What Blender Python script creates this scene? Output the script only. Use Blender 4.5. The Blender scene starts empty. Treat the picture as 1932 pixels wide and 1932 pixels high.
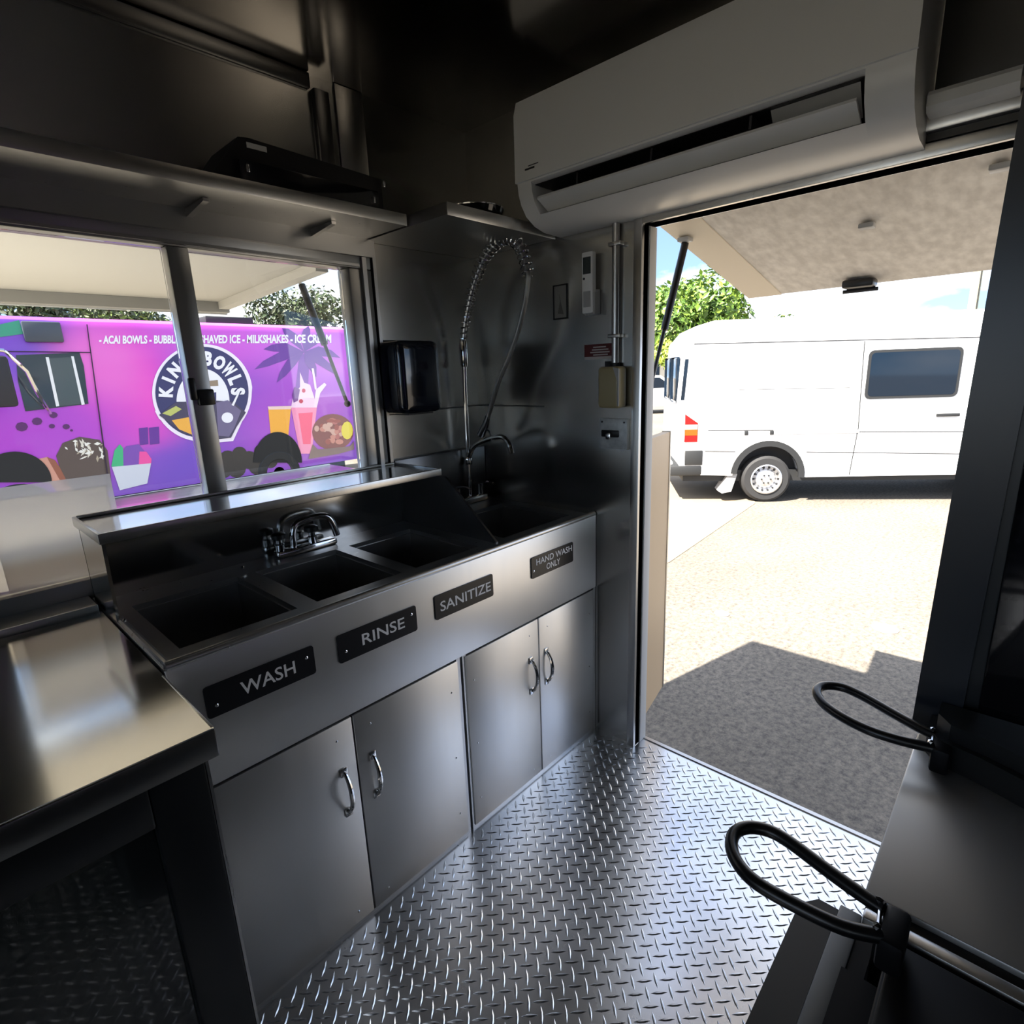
import bpy, bmesh, math, random
from mathutils import Vector, Matrix

# ------------------------------------------------------------------ camera
S = bpy.context.scene
C = bpy.context.scene.collection
CAM = Vector((-1.6706, -1.7373, 1.4214)); YAW, PITCH, ROLL, FPX = 0.7535, -0.2447, -0.0386, 1053.5
def _axes():
    cy, sy, cp, sp = math.cos(YAW), math.sin(YAW), math.cos(PITCH), math.sin(PITCH)
    F = Vector((cy*cp, sy*cp, sp)); R = Vector((sy, -cy, 0)); U = R.cross(F)
    c, s = math.cos(ROLL), math.sin(ROLL)
    return F, c*R + s*U, -s*R + c*U
AF, AR, AU = _axes()
cd = bpy.data.cameras.new('camera'); cam = bpy.data.objects.new('camera', cd); C.objects.link(cam)
cd.sensor_width = 36.0; cd.sensor_fit = 'HORIZONTAL'; cd.lens = FPX/1932*36.0
cd.clip_start = 0.02; cd.clip_end = 500
m = Matrix((AR, AU, -AF)).transposed().to_4x4(); m.translation = CAM
cam.matrix_world = m
S.camera = cam
def ray(u, v): return AF + AR*((u-966)/FPX) - AU*((v-966)/FPX)
def at(u, v, ax, val):
    d = ray(u, v); t = (val-CAM[ax])/d[ax]; return CAM + d*t
def far(u, v, dist):
    d = ray(u, v); return CAM + d*dist      # depth along the axis

# ------------------------------------------------------------------ light
SUN_DIR = Vector((2.15, -0.50, -2.9)).normalized()
sd = bpy.data.lights.new('sun', 'SUN'); sd.energy = 6.8; sd.angle = 0.009; sd.color = (1.0, 0.93, 0.82)
so = bpy.data.objects.new('sun', sd); C.objects.link(so); so.location = (-8, 2, 12)
so.rotation_euler = SUN_DIR.to_track_quat('-Z', 'Y').to_euler()
S.view_settings.view_transform = 'Standard'; S.view_settings.look = 'None'
S.view_settings.gamma = 1.0; S.view_settings.use_curve_mapping = False
S.view_settings.exposure = 1.95
W = bpy.data.worlds.new('sky'); S.world = W; W.use_nodes = True
nt = W.node_tree; nt.nodes.clear()
def nn(t, **k):
    n = nt.nodes.new(t)
    for a, b in k.items(): setattr(n, a, b)
    return n
wo = nn('ShaderNodeOutputWorld'); bg = nn('ShaderNodeBackground')
sky = nn('ShaderNodeTexSky', sky_type='NISHITA'); sky.sun_disc = False
sky.sun_elevation = math.asin(-SUN_DIR.z); sky.sun_rotation = math.atan2(-SUN_DIR.x, -SUN_DIR.y)
sky.air_density = 1.0; sky.dust_density = 0.8; sky.ozone_density = 1.2
tc = nn('ShaderNodeTexCoord'); mp = nn('ShaderNodeMapping'); mp.inputs['Scale'].default_value = (2.2, 2.2, 5.0); mp.inputs['Location'].default_value = (5.5, 2.5, 8.0)
nz = nn('ShaderNodeTexNoise'); nz.inputs['Scale'].default_value = 1.6; nz.inputs['Detail'].default_value = 8; nz.inputs['Roughness'].default_value = .55
cr = nn('ShaderNodeValToRGB'); cr.color_ramp.elements[0].position = .47; cr.color_ramp.elements[1].position = .66
skm = nn('ShaderNodeMix', data_type='RGBA', blend_type='MULTIPLY'); skm.inputs[0].default_value = 1.0
skm.inputs[7].default_value = (0.126, 0.125, 0.124, 1)
mx = nn('ShaderNodeMix', data_type='RGBA'); mx.inputs[7].default_value = (.95, .97, 1.0, 1)
L = nt.links.new
L(tc.outputs['Generated'], mp.inputs[0]); L(mp.outputs[0], nz.inputs[0]); L(nz.outputs[0], cr.inputs[0])
lift = nn('ShaderNodeVectorMath', operation='ADD'); lift.inputs[1].default_value = (0, 0, .22)
L(tc.outputs['Generated'], lift.inputs[0]); L(lift.outputs[0], sky.inputs[0])
L(sky.outputs[0], skm.inputs[6]); L(skm.outputs[2], mx.inputs[6]); L(cr.outputs[0], mx.inputs[0]); L(mx.outputs[2], bg.inputs[0])
bg.inputs[1].default_value = 0.85
L(bg.outputs[0], wo.inputs[0])

# ------------------------------------------------------------------ materials
MATS = {}
def mat(name, col, rough=.5, metal=0., spec=.5, noise=None, bump=None, rvar=None, emit=None, aniso=None, coat=0):
    """noise=(scale,(r,g,b),amount,stretch) colour variation; bump=(scale,strength,stretch); rvar=(scale,amount,stretch)"""
    if name in MATS: return MATS[name]
    M = bpy.data.materials.new(name); M.use_nodes = True; t = M.node_tree; b = t.nodes['Principled BSDF']
    b.inputs['Base Color'].default_value = (*col, 1); b.inputs['Roughness'].default_value = rough
    b.inputs['Metallic'].default_value = metal; b.inputs['Specular IOR Level'].default_value = spec
    b.inputs['Coat Weight'].default_value = coat
    def coords(st):
        c = t.nodes.new('ShaderNodeTexCoord'); mm = t.nodes.new('ShaderNodeMapping'); mm.inputs['Scale'].default_value = st
        t.links.new(c.outputs['Object'], mm.inputs[0]); return mm.outputs[0]
    def ns(scale, st, det=6):
        n = t.nodes.new('ShaderNodeTexNoise'); n.inputs['Scale'].default_value = scale; n.inputs['Detail'].default_value = det
        t.links.new(coords(st), n.inputs[0]); return n
    if noise:
        n = ns(noise[0], noise[3] if len(noise) > 3 else (1, 1, 1)); r = t.nodes.new('ShaderNodeValToRGB')
        r.color_ramp.elements[0].position = .35; r.color_ramp.elements[1].position = .68
        r.color_ramp.elements[0].color = (*[a*(1-noise[2])+c*noise[2] for a, c in zip(col, noise[1])], 1); r.color_ramp.elements[1].color = (*col, 1)
        t.links.new(n.outputs[0], r.inputs[0]); t.links.new(r.outputs[0], b.inputs['Base Color'])
    if rvar:
        n = ns(rvar[0], rvar[2] if len(rvar) > 2 else (1, 1, 1)); q = t.nodes.new('ShaderNodeMapRange')
        q.inputs['To Min'].default_value = rough-rvar[1]; q.inputs['To Max'].default_value = rough+rvar[1]
        t.links.new(n.outputs[0], q.inputs[0]); t.links.new(q.outputs[0], b.inputs['Roughness'])
    if bump:
        n = ns(bump[0], bump[2] if len(bump) > 2 else (1, 1, 1)); q = t.nodes.new('ShaderNodeBump'); q.inputs['Strength'].default_value = bump[1]
        q.inputs['Distance'].default_value = .01
        t.links.new(n.outputs[0], q.inputs['Height']); t.links.new(q.outputs[0], b.inputs['Normal'])
    if emit:
        b.inputs['Emission Color'].default_value = (*emit[0], 1); b.inputs['Emission Strength'].default_value = emit[1]
    MATS[name] = M; return M
def glassmat(name, tint=(1, 1, 1), refl=1.0, rough=0.0):
    if name in MATS: return MATS[name]
    M = bpy.data.materials.new(name); M.use_nodes = True; t = M.node_tree; t.nodes.clear()
    o = t.nodes.new('ShaderNodeOutputMaterial'); mxs = t.nodes.new('ShaderNodeMixShader'); tr = t.nodes.new('ShaderNodeBsdfTransparent')
    g = t.nodes.new('ShaderNodeBsdfGlossy'); g.inputs['Roughness'].default_value = rough; fr = t.nodes.new('ShaderNodeFresnel'); fr.inputs[0].default_value = 1.5
    tr.inputs[0].default_value = (*tint, 1); mu = t.nodes.new('ShaderNodeMath'); mu.operation = 'MULTIPLY'; mu.inputs[1].default_value = refl
    t.links.new(fr.outputs[0], mu.inputs[0]); t.links.new(mu.outputs[0], mxs.inputs[0]); t.links.new(tr.outputs[0], mxs.inputs[1]); t.links.new(g.outputs[0], mxs.inputs[2]); t.links.new(mxs.outputs[0], o.inputs[0])
    MATS[name] = M; return M
def papermat(name, col, transl, transp=0.):
    M = bpy.data.materials.new(name); M.use_nodes = True; t = M.node_tree; t.nodes.clear()
    o = t.nodes.new('ShaderNodeOutputMaterial'); a = t.nodes.new('ShaderNodeBsdfDiffuse'); b = t.nodes.new('ShaderNodeBsdfTranslucent'); x = t.nodes.new('ShaderNodeMixShader')
    a.inputs[0].default_value = (*col, 1); b.inputs[0].default_value = (*col, 1); x.inputs[0].default_value = transl
    t.links.new(a.outputs[0], x.inputs[1]); t.links.new(b.outputs[0], x.inputs[2])
    out = x.outputs[0]
    if transp:
        y = t.nodes.new('ShaderNodeMixShader'); z = t.nodes.new('ShaderNodeBsdfTransparent'); y.inputs[0].default_value = transp
        t.links.new(out, y.inputs[1]); t.links.new(z.outputs[0], y.inputs[2]); out = y.outputs[0]
    t.links.new(out, o.inputs[0]); MATS[name] = M; return M
STEEL = mat('brushed steel', (.60, .59, .57), .30, 1., rvar=(60, .06, (1, 1, .04)), bump=(90, .02, (1, 1, .03)))
STEELD = mat('door steel', (.86, .85, .83), .42, 1., rvar=(50, .05, (1, 1, .04)), noise=(1.3, (.74, .73, .71), .6))
STEELW = mat('wall steel', (.56, .55, .52), .24, 1., rvar=(3, .05), bump=(1.6, .10))
STEELT = mat('table steel', (.66, .64, .60), .14, 1., rvar=(5, .05), bump=(7, .015))
STEELC = mat('ceiling steel', (.42, .40, .37), .16, 1., bump=(1.2, .06))
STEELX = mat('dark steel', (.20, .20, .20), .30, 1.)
FLOORM = mat('tread plate aluminium', (.92, .92, .92), .26, 1., rvar=(9, .07), noise=(4, (.70, .70, .71), .7))
STEELS = mat('smooth steel', (.62, .61, .58), .13, 1., bump=(3, .02))
CHROME = mat('chrome', (.78, .78, .78), .08, 1.)
BLACKP = mat('black plastic', (.008, .008, .009), .32)
BLACKG = mat('black gloss', (.006, .006, .008), .08, coat=.3)
BLACKM = mat('black paint metal', (.010, .011, .012), .35)
BLACKK = mat('matt black', (.005, .005, .006), .55, spec=.2)
WHITEP = mat('white plastic', (.86, .85, .82), .32)
GREYP = mat('grey plastic', (.42, .42, .41), .4)
DARKG = mat('dark grey rubber', (.03, .03, .032), .6)
GLASS = glassmat('window glass', (.93, .95, .94), 1.0)
ALU = mat('window aluminium', (.42, .42, .41), .34, 1.)
WHITEPAINT = mat('white paint', (.80, .80, .79), .35)
SIGNW = mat('sign lettering', (.92, .92, .92), .5)
SIGNB = mat('sign black', (.010, .010, .012), .30)

# ------------------------------------------------------------------ mesh helpers
class MB:
    def __init__(s): s.v = []; s.f = []
    def add(s, vs, fs):
        o = len(s.v); s.v += [tuple(q) for q in vs]; s.f += [tuple(i+o for i in f) for f in fs]; return s
    def box(s, a, b):
        (x0, y0, z0), (x1, y1, z1) = a, b
        x0, x1 = min(x0, x1), max(x0, x1); y0, y1 = min(y0, y1), max(y0, y1); z0, z1 = min(z0, z1), max(z0, z1)
        return s.add([(x0, y0, z0), (x1, y0, z0), (x1, y1, z0), (x0, y1, z0), (x0, y0, z1), (x1, y0, z1), (x1, y1, z1), (x0, y1, z1)],
                     [(3, 2, 1, 0), (4, 5, 6, 7), (0, 1, 5, 4), (1, 2, 6, 5), (2, 3, 7, 6), (3, 0, 4, 7)])
    def rbox(s, a, b, r, seg=2, keep=None):
        bm = bmesh.new(); bmesh.ops.create_cube(bm, size=1)
        c = [(p+q)/2 for p, q in zip(a, b)]; d = [abs(q-p) for p, q in zip(a, b)]
        for v in bm.verts: v.co = Vector((c[0]+v.co.x*d[0], c[1]+v.co.y*d[1], c[2]+v.co.z*d[2]))
        ed = bm.edges[:]
        if keep is not None: ed = [e for e in ed if abs((e.verts[0].co-e.verts[1].co).normalized()[keep]) > .9]
        bmesh.ops.bevel(bm, geom=ed, offset=r, segments=seg, affect='EDGES', profile=.5)
        return s.bm(bm)
    def bm(s, bm):
        bm.verts.index_update(); s.add([v.co[:] for v in bm.verts], [[v.index for v in f.verts] for f in bm.faces]); bm.free(); return s
    def prism(s, poly, fn, d0, d1):
        """poly 2-D outline (ccw seen from +depth); fn(a,b,d)->xyz"""
        n = len(poly)
        return s.add([fn(a, b, d0) for a, b in poly]+[fn(a, b, d1) for a, b in poly],
                     [tuple(range(n))[::-1], tuple(range(n, 2*n))]+[(i, (i+1) % n, n+(i+1) % n, n+i) for i in range(n)])
    def tube(s, pts, r, n=10, closed=False):
        P = [Vector(p) for p in pts]; k = len(P); rs = r if isinstance(r, (list, tuple)) else [r]*k
        T = []
        for i in range(k):
            a = P[(i-1) % k] if closed or i > 0 else P[i]; b = P[(i+1) % k] if closed or i < k-1 else P[i]
            T.append((b-a).normalized())
        nrm = T[0].orthogonal().normalized(); vs = []
        for i in range(k):
            if i: nrm = (T[i-1].rotation_difference(T[i]) @ nrm).normalized()
            nrm = (nrm-T[i]*nrm.dot(T[i])).normalized(); bn = T[i].cross(nrm)
            for j in range(n):
                an = 2*math.pi*j/n; vs.append(P[i]+(nrm*math.cos(an)+bn*math.sin(an))*rs[i])
        fs = []
        for i in range(k if closed else k-1):
            for j in range(n):
                a = i*n+j; b = i*n+(j+1) % n; i2 = (i+1) % k
                fs.append((a, b, i2*n+(j+1) % n, i2*n+j))
        if not closed: fs += [tuple(range(n))[::-1], tuple(range((k-1)*n, k*n))]
        return s.add(vs, fs)
    def cyl(s, p, q, r, n=16, r2=None): return s.tube([p, q], [r, r if r2 is None else r2], n)
    def lathe(s, prof, c, ax=(0, 0, 1), n=24, cap0=True):
        ax = Vector(ax).normalized(); e1 = ax.orthogonal().normalized(); e2 = ax.cross(e1); c = Vector(c); k = len(prof); vs = []
        for r, h in prof:
            for j in range(n):
                a = 2*math.pi*j/n; vs.append(c+ax*h+(e1*math.cos(a)+e2*math.sin(a))*r)
        fs = [(i*n+j, i*n+(j+1) % n, (i+1)*n+(j+1) % n, (i+1)*n+j) for i in range(k-1) for j in range(n)]
        fs += ([tuple(range(n))[::-1]] if cap0 else [])+[tuple(range((k-1)*n, k*n))]
        return s.add(vs, fs)
    def ball(s, c, r, sub=2, sc=(1, 1, 1)):
        bm = bmesh.new(); bmesh.ops.create_icosphere(bm, subdivisions=sub, radius=r)
        for v in bm.verts: v.co = Vector((v.co.x*sc[0], v.co.y*sc[1], v.co.z*sc[2]))+Vector(c)
        return s.bm(bm)
    def quad(s, a, b, c, d): return s.add([a, b, c, d], [(0, 1, 2, 3)])

def arc(cx, cy, r, a0, a1, n):
    return [(cx+r*math.cos(math.radians(a0+(a1-a0)*i/n)), cy+r*math.sin(math.radians(a0+(a1-a0)*i/n))) for i in range(n+1)]
def smooth_pts(pts, n=6):
    P = [Vector(p) for p in pts]; out = []
    for i in range(len(P)-1):
        p0 = P[max(i-1, 0)]; p1 = P[i]; p2 = P[i+1]; p3 = P[min(i+2, len(P)-1)]
        for k in range(n):
            t = k/n; out.append(.5*((2*p1)+(p2-p0)*t+(2*p0-5*p1+4*p2-p3)*t*t+(3*p1-p0-3*p2+p3)*t**3))
    out.append(P[-1]); return out

def world_loc(o):
    v = Vector((0, 0, 0))
    while o is not None: v = v+o.location; o = o.parent
    return v
def mesh_of(name, mb, material, sharp=35):
    me = bpy.data.meshes.new(name); me.from_pydata(mb.v, [], mb.f)
    bm = bmesh.new(); bm.from_mesh(me); bmesh.ops.recalc_face_normals(bm, faces=bm.faces)
    for f in bm.faces: f.smooth = sharp > 0
    for e in bm.edges:
        e.smooth = len(e.link_faces) == 2 and e.calc_face_angle(3.2) < math.radians(max(sharp, 1))
    bm.to_mesh(me); bm.free(); me.materials.append(material); return me
def tag(o, label=None, cat=None, group=None, kind=None):
    for k, v in (('label', label), ('category', cat), ('group', group), ('kind', kind)):
        if v: o[k] = v
    return o
def obj(name, mb, material, parent=None, local=False, label=None, sharp=35):
    """world-space vertices unless local; stored relative to the thing's base"""
    if parent is None:
        xs = [v[0] for v in mb.v]; ys = [v[1] for v in mb.v]; zs = [v[2] for v in mb.v]
        base = Vector(((min(xs)+max(xs))/2, (min(ys)+max(ys))/2, min(zs)))
        mb.v = [tuple(Vector(v)-base) for v in mb.v]
    elif not local:
        base = world_loc(parent); mb.v = [tuple(Vector(v)-base) for v in mb.v]
    o = bpy.data.objects.new(name, mesh_of(name, mb, material, sharp)); C.objects.link(o)
    if parent is None: o.location = base
    else: o.parent = parent
    if label: o['label'] = label
    return o
def thing(name, loc, label, cat, group=None, rz=0, kind=None):
    o = bpy.data.objects.new(name, None); C.objects.link(o); o.location = loc; o.rotation_euler = (0, 0, rz); o.empty_display_size = .05
    return tag(o, label, cat, group, kind)
def glyphs(text, size=1.0, bold=0.0):
    """flat text as (verts2d, faces), lower-left at origin, cap height about size*0.7"""
    cu = bpy.data.curves.new('glyphs', 'FONT'); cu.body = text; cu.size = size; cu.offset = bold; cu.resolution_u = 3
    o = bpy.data.objects.new('glyphs', cu); C.objects.link(o); dg = bpy.context.evaluated_depsgraph_get(); dg.update()
    me = bpy.data.meshes.new_from_object(o.evaluated_get(dg)); vs = [(v.co.x, v.co.y) for v in me.vertices]; fs = [tuple(p.vertices) for p in me.polygons]
    bpy.data.objects.remove(o); bpy.data.curves.remove(cu); bpy.data.meshes.remove(me)
    x0 = min(v[0] for v in vs); y0 = min(v[1] for v in vs); return [(a-x0, b-y0) for a, b in vs], fs
def fit_text(text, w, h, bold=0.0):
    vs, fs = glyphs(text, 1.0, bold); mxx = max(v[0] for v in vs); mxy = max(v[1] for v in vs)
    return [(a/mxx*w, b/mxy*h) for a, b in vs], fs

# ================================================================== THE TRAILER SHELL
XI, XO = 0.0, 0.06            # end wall inside / outside
def struct(name, mb, m, parent=None, **k):
    o = obj(name, mb, m, parent, **k)
    if parent is None: o['kind'] = 'structure'
    return o
DY0, DY1, DZ = -1.70, -0.775, 1.848       # door opening
WX0, WX1, WZ0, WZ1 = -1.66, -0.52, 0.895, 1.83   # window opening
floor = struct('floor', MB().box((-3.6, -2.4, -.05), (.06, 0, 0)), FLOORM)
# raised tread bars, a chequer of bars at 45 degrees
U45 = Vector((1, 1, 0)).normalized(); V45 = Vector((1, -1, 0)).normalized(); PIT = .0279
def bar_geo(along, w=.0033, l=.0202, h=.0021):
    a, b = along; k = Vector((0, 0, 1))
    pts = [a*l, a*.0066+b*w, -a*.0066+b*w, -a*l, -a*.0066-b*w, a*.0066-b*w]
    top = [a*l*.55+k*h, a*.0038+b*w*.3+k*h, -a*.0038+b*w*.3+k*h, -a*l*.55+k*h, -a*.0038-b*w*.3+k*h, a*.0038-b*w*.3+k*h]
    return pts+top, [(6, 7, 8, 9, 10, 11)]+[(i, (i+1) % 6, 6+(i+1) % 6, 6+i) for i in range(6)]
bars = []
for i in range(-130, 130):
    for j in range(-130, 130):
        p = U45*(i*PIT)+V45*(j*PIT)+Vector((-.8, -1.1, 0))
        if -1.95 < p.x < .045 and -2.3 < p.y < -.61:
            if p.x > -.02 and not (DY0+.02 < p.y < DY1-.02): continue
            d = p-CAM; z = d.dot(AF)
            vis = False
            if z > .2:
                u = 966+FPX*d.dot(AR)/z; v = 966-FPX*d.dot(AU)/z
                vis = 480 < u < 1640 and v < 1920 and u < 1440+(1932-v)*.30
            bars.append((z if vis else 99, p, (i+j) % 2))
bars.sort(key=lambda b: b[0])
barm = []
for k, (a, b) in enumerate(((U45, V45), (V45, U45))):
    vs, fs = bar_geo((a, b)); mb = MB(); mb.add(vs, fs); barm.append(mesh_of('tread_bar', mb, FLOORM, 20))
fl = world_loc(floor)
for z, p, k in bars[:300]:
    o = bpy.data.objects.new('tread_bar', barm[k]); C.objects.link(o); o.parent = floor; o.location = p-fl
mb = MB(); geo = [bar_geo((U45, V45)), bar_geo((V45, U45))]
for z, p, k in bars[300:]: mb.add([q+p for q in geo[k][0]], geo[k][1])
o = obj('tread_bars', mb, FLOORM, floor, sharp=20); o['kind'] = 'stuff'

mb = MB()
mb.box((-3.6, 0, -.05), (.06, .06, WZ0)).box((-3.6, 0, WZ1), (.06, .06, 2.36)).box((-3.6, 0, WZ0), (WX0, .06, WZ1)).box((WX1, 0, WZ0), (.06, .06, WZ1))
wall_left = struct('wall_left', mb, STEELW)
mb = MB()
mb.box((0, DY1, 0), (.06, 0, 2.36)).box((0, -2.46, 0), (.06, DY0, 2.36)).box((0, DY0, DZ), (.06, DY1, 2.36))
wall_far = struct('wall_far', mb, STEELW)
struct('wall_right', MB().box((-3.6, -2.46, -.05), (0, -2.4, 2.36)), STEELW)
KY0, KY1, KZ0, KZ1 = -2.15, -.45, .85, 1.90       # added opening, unseen behind the camera, brightens the interior
struct('wall_back', MB().box((-3.66, -2.46, -.05), (-3.6, .06, KZ0)).box((-3.66, -2.46, KZ1), (-3.6, .06, 2.36)).box((-3.66, -2.46, KZ0), (-3.6, KY0, KZ1)).box((-3.66, KY1, KZ0), (-3.6, .06, KZ1)), STEELW)
w2 = thing('added_light_window', (-3.63, (KY0+KY1)/2, KZ0), 'added unseen window behind the viewer that brightens the interior', 'window', kind='structure')
obj('frame', MB().box((-3.67, KY0, KZ0), (-3.59, KY0+.04, KZ1)).box((-3.67, KY1-.04, KZ0), (-3.59, KY1, KZ1)).box((-3.67, KY0+.04, KZ0), (-3.59, KY1-.04, KZ0+.04)).box((-3.67, KY0+.04, KZ1-.04), (-3.59, KY1-.04, KZ1)), ALU, w2)
obj('pane', MB().box((-3.635, KY0+.041, KZ0+.041), (-3.630, KY1-.041, KZ1-.041)), GLASS, w2)
struct('ceiling', MB().box((-3.66, -2.46, 2.31), (.06, .06, 2.37)), STEELC)
struct('trim_1', MB().box((-3.6, -2.4, -.34), (-.05, -.02, -.051)), STEELX)     # chassis skirt under the floor
# panel battens and seams on the window wall and end wall
struct('trim_2', MB().rbox((-.555, -.008, 1.93), (-.455, -.0005, 2.309), .002), STEEL)
struct('trim_3', MB().rbox((-.635, -.022, 1.93), (-.585, -.0005, 2.27), .003), STEELX)
struct('trim_4', MB().box((-.49, -.003, 1.289), (-.002, -.0003, 1.295)), STEELX)
struct('trim_5', MB().box((-.003, -.36, 1.289), (-.0003, -.004, 1.295)), STEELX)
struct('trim_6', MB().rbox((-2.6, -.014, 2.268), (-.64, -.0005, 2.308), .003), STEELX)
# door frame inside the end wall
fr = struct('trim_7', MB().rbox((-.012, DY1, 0), (.030, DY1+.03, DZ+.03), .002).rbox((-.012, DY0, DZ), (.066, DY1, DZ+.03), .002).rbox((-.012, DY0-.03, 0), (.066, DY0, DZ+.03), .002), STEEL)
struct('trim_11', MB().rbox((.0305, DY1-.004, .0), (.074, DY1+.03, DZ), .002), mat('daylit jamb tone', (.66, .65, .63), .5))  # pale colour stands in for daylight on the outer steel jamb
struct('trim_8', MB().rbox((-.030, DY0-.3, DZ+.047), (-.0005, DY1+.045, DZ+.085), .006), STEEL)
struct('trim_9', MB().box((-.0165, DY0-.2, DZ+.031), (-.0005, DY1+.03, DZ+.046)), BLACKM)
struct('trim_10', MB().box((0.0605, DY0, -.01), (.075, DY1, .004)), STEEL)          # sill edge

struct('trim_12', MB().rbox((-.010, -1.95, 1.965), (-.0005, -1.4815, 2.306), .002), mat('dark wall shade', (.03, .03, .03), .4))  # added dark sheet paints shade over the wall's bright reflection
# ---- the sliding serving window
w = thing('window_1', (-1.09, 0, WZ0), 'aluminium sliding serving window above the sinks', 'window', kind='structure')
mb = MB(); y0, y1 = -.02, .05
mb.rbox((WX0-.03, y0, WZ1-.055), (WX1+.03, y1, WZ1+.03), .004).rbox((WX0-.03, y0, WZ0-.02), (WX1+.03, y1, WZ0+.055), .004)
mb.rbox((WX0-.03, y0, WZ0+.055), (WX0+.055, y1, WZ1-.055), .004).rbox((WX1-.058, y0, WZ0+.055), (WX1+.03, y1, WZ1-.055), .004)
obj('frame', mb, ALU, w)
obj('top_track', MB().box((WX0+.05, -.036, WZ1-.018), (WX1+.03, -.0205, WZ1+.045)).box((WX0+.05, -.03, WZ1-.05), (WX1-.02, -.0205, WZ1-.042)), ALU, w)
obj('side_channel', MB().box((WX1-.012, -.034, WZ0), (WX1+.004, -.0205, WZ1-.02)).box((WX1+.034, -.028, WZ0+.03), (WX1+.046, -.0005, WZ1+.06)), ALU, w)
s1 = obj('mullion', MB().rbox((-1.115, -.026, WZ0+.055), (-1.062, .03, WZ1-.056), .003), ALU, w)
for a, b, yy in ((WX0+.056, -1.116, .012), (-1.061, WX1-.059, .026)):
    obj('pane', MB().box((a, yy, WZ0+.056), (b, yy+.005, WZ1-.056)), GLASS, w)
obj('latch', MB().rbox((-1.104, -.046, 1.365), (-1.062, -.0265, 1.408), .004).rbox((-1.122, -.042, 1.38), (-1.104, -.028, 1.44), .004), BLACKP, w)

# ================================================================== SINK RUN
SX0, SYF = -1.43, -0.597
sink = thing('sink_unit', (-.72, -.3, .61), 'stainless four-basin sink top with ledge shelf under the serving window', 'sink')
BY0, BY1 = -.520, -.172
BAS = [(-1.380, -1.126), (-1.076, -.823), (-.776, -.532), (-.420, -.060)]
zt = .900
mb = MB().box((SX0, BY1, zt-.014), (-.002, -.022, zt)).box((SX0, SYF+.004, zt-.014), (-.002, BY0, zt))
xs = [SX0]+[q for b in BAS for q in b]+[-.002]
for i in range(0, len(xs), 2): mb.box((xs[i], BY0, zt-.014), (xs[i+1], BY1, zt))
obj('deck', mb, STEEL, sink)
mb = MB().tube([(SX0+.004, SYF+.009, zt+.003), (-.004, SYF+.009, zt+.003)], .0105, 12).tube([(SX0+.009, SYF+.01, zt+.002), (SX0+.009, -.25, zt+.002)], .008, 10)
obj('rolled_rim', mb, STEEL, sink)
obj('apron', MB().rbox((SX0, SYF, .616), (-.002, SYF+.012, zt-.002), .003), STEELD, sink)
obj('side_panel', MB().box((SX0, SYF+.012, .616), (SX0+.010, -.03, zt-.015)), STEEL, sink)
for k, (a, b) in enumerate(BAS):
    t = .004; zb = .66
    mb = MB().box((a, BY0, zb), (a+t, BY1, zt-.0145)).box((b-t, BY0, zb), (b, BY1, zt-.0145)).box((a+t, BY0, zb), (b-t, BY0+t, zt-.0145)).box((a+t, BY1-t, zb), (b-t, BY1, zt-.0145)).box((a+t, BY0+t, zb), (b-t, BY1-t, zb+t))
    bs = obj('basin', mb, STEEL, sink)
    obj('drain', MB().lathe([(.036, 0), (.036, .003), (.024, .004), (.022, .001)], ((a+b)/2, (BY0+BY1)/2, zb+t)), CHROME, bs)
obj('backsplash', MB().box((SX0, -.062, zt), (-.472, -.054, 1.098)), STEELS, sink)
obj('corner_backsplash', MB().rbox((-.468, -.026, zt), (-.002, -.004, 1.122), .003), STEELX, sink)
LY0, LY1, LZ = -.286, -.024, 1.112
ledge = obj('ledge_shelf', MB().box((SX0, LY0+.006, LZ-.008), (-.470, LY1, LZ-.003)), STEELT, sink)
mb = MB().rbox((SX0-.004, LY0-.002, LZ-.020), (-.466, LY0+.006, LZ+.004), .002).rbox((SX0-.004, LY0+.006, LZ-.020), (SX0+.004, LY1, LZ+.004), .002).rbox((-.474, LY0+.006, LZ-.02), (-.466, LY1, LZ+.004), .002).rbox((SX0+.004, LY1-.008, LZ-.003), (-.474, LY1, LZ+.006), .002)
obj('lip', mb, STEEL, ledge)
fx = lambda a, b, d: (d, a, b)
obj('side_splash', MB().prism([(-.056, zt), (-.056, LZ-.021), (LY0+.004, LZ-.021), (-.262, zt)], fx, SX0, SX0+.007), STEELS, sink)
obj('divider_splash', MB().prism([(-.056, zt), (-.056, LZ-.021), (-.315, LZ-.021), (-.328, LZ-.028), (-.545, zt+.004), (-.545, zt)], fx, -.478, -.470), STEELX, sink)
for x, z in ((SX0+.008, .965), (-1.10, .935)):
    obj('screw', MB().ball((x, -.30 if x < -1.3 else -.15, .915), .0045, 1), CHROME, sink)

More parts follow.
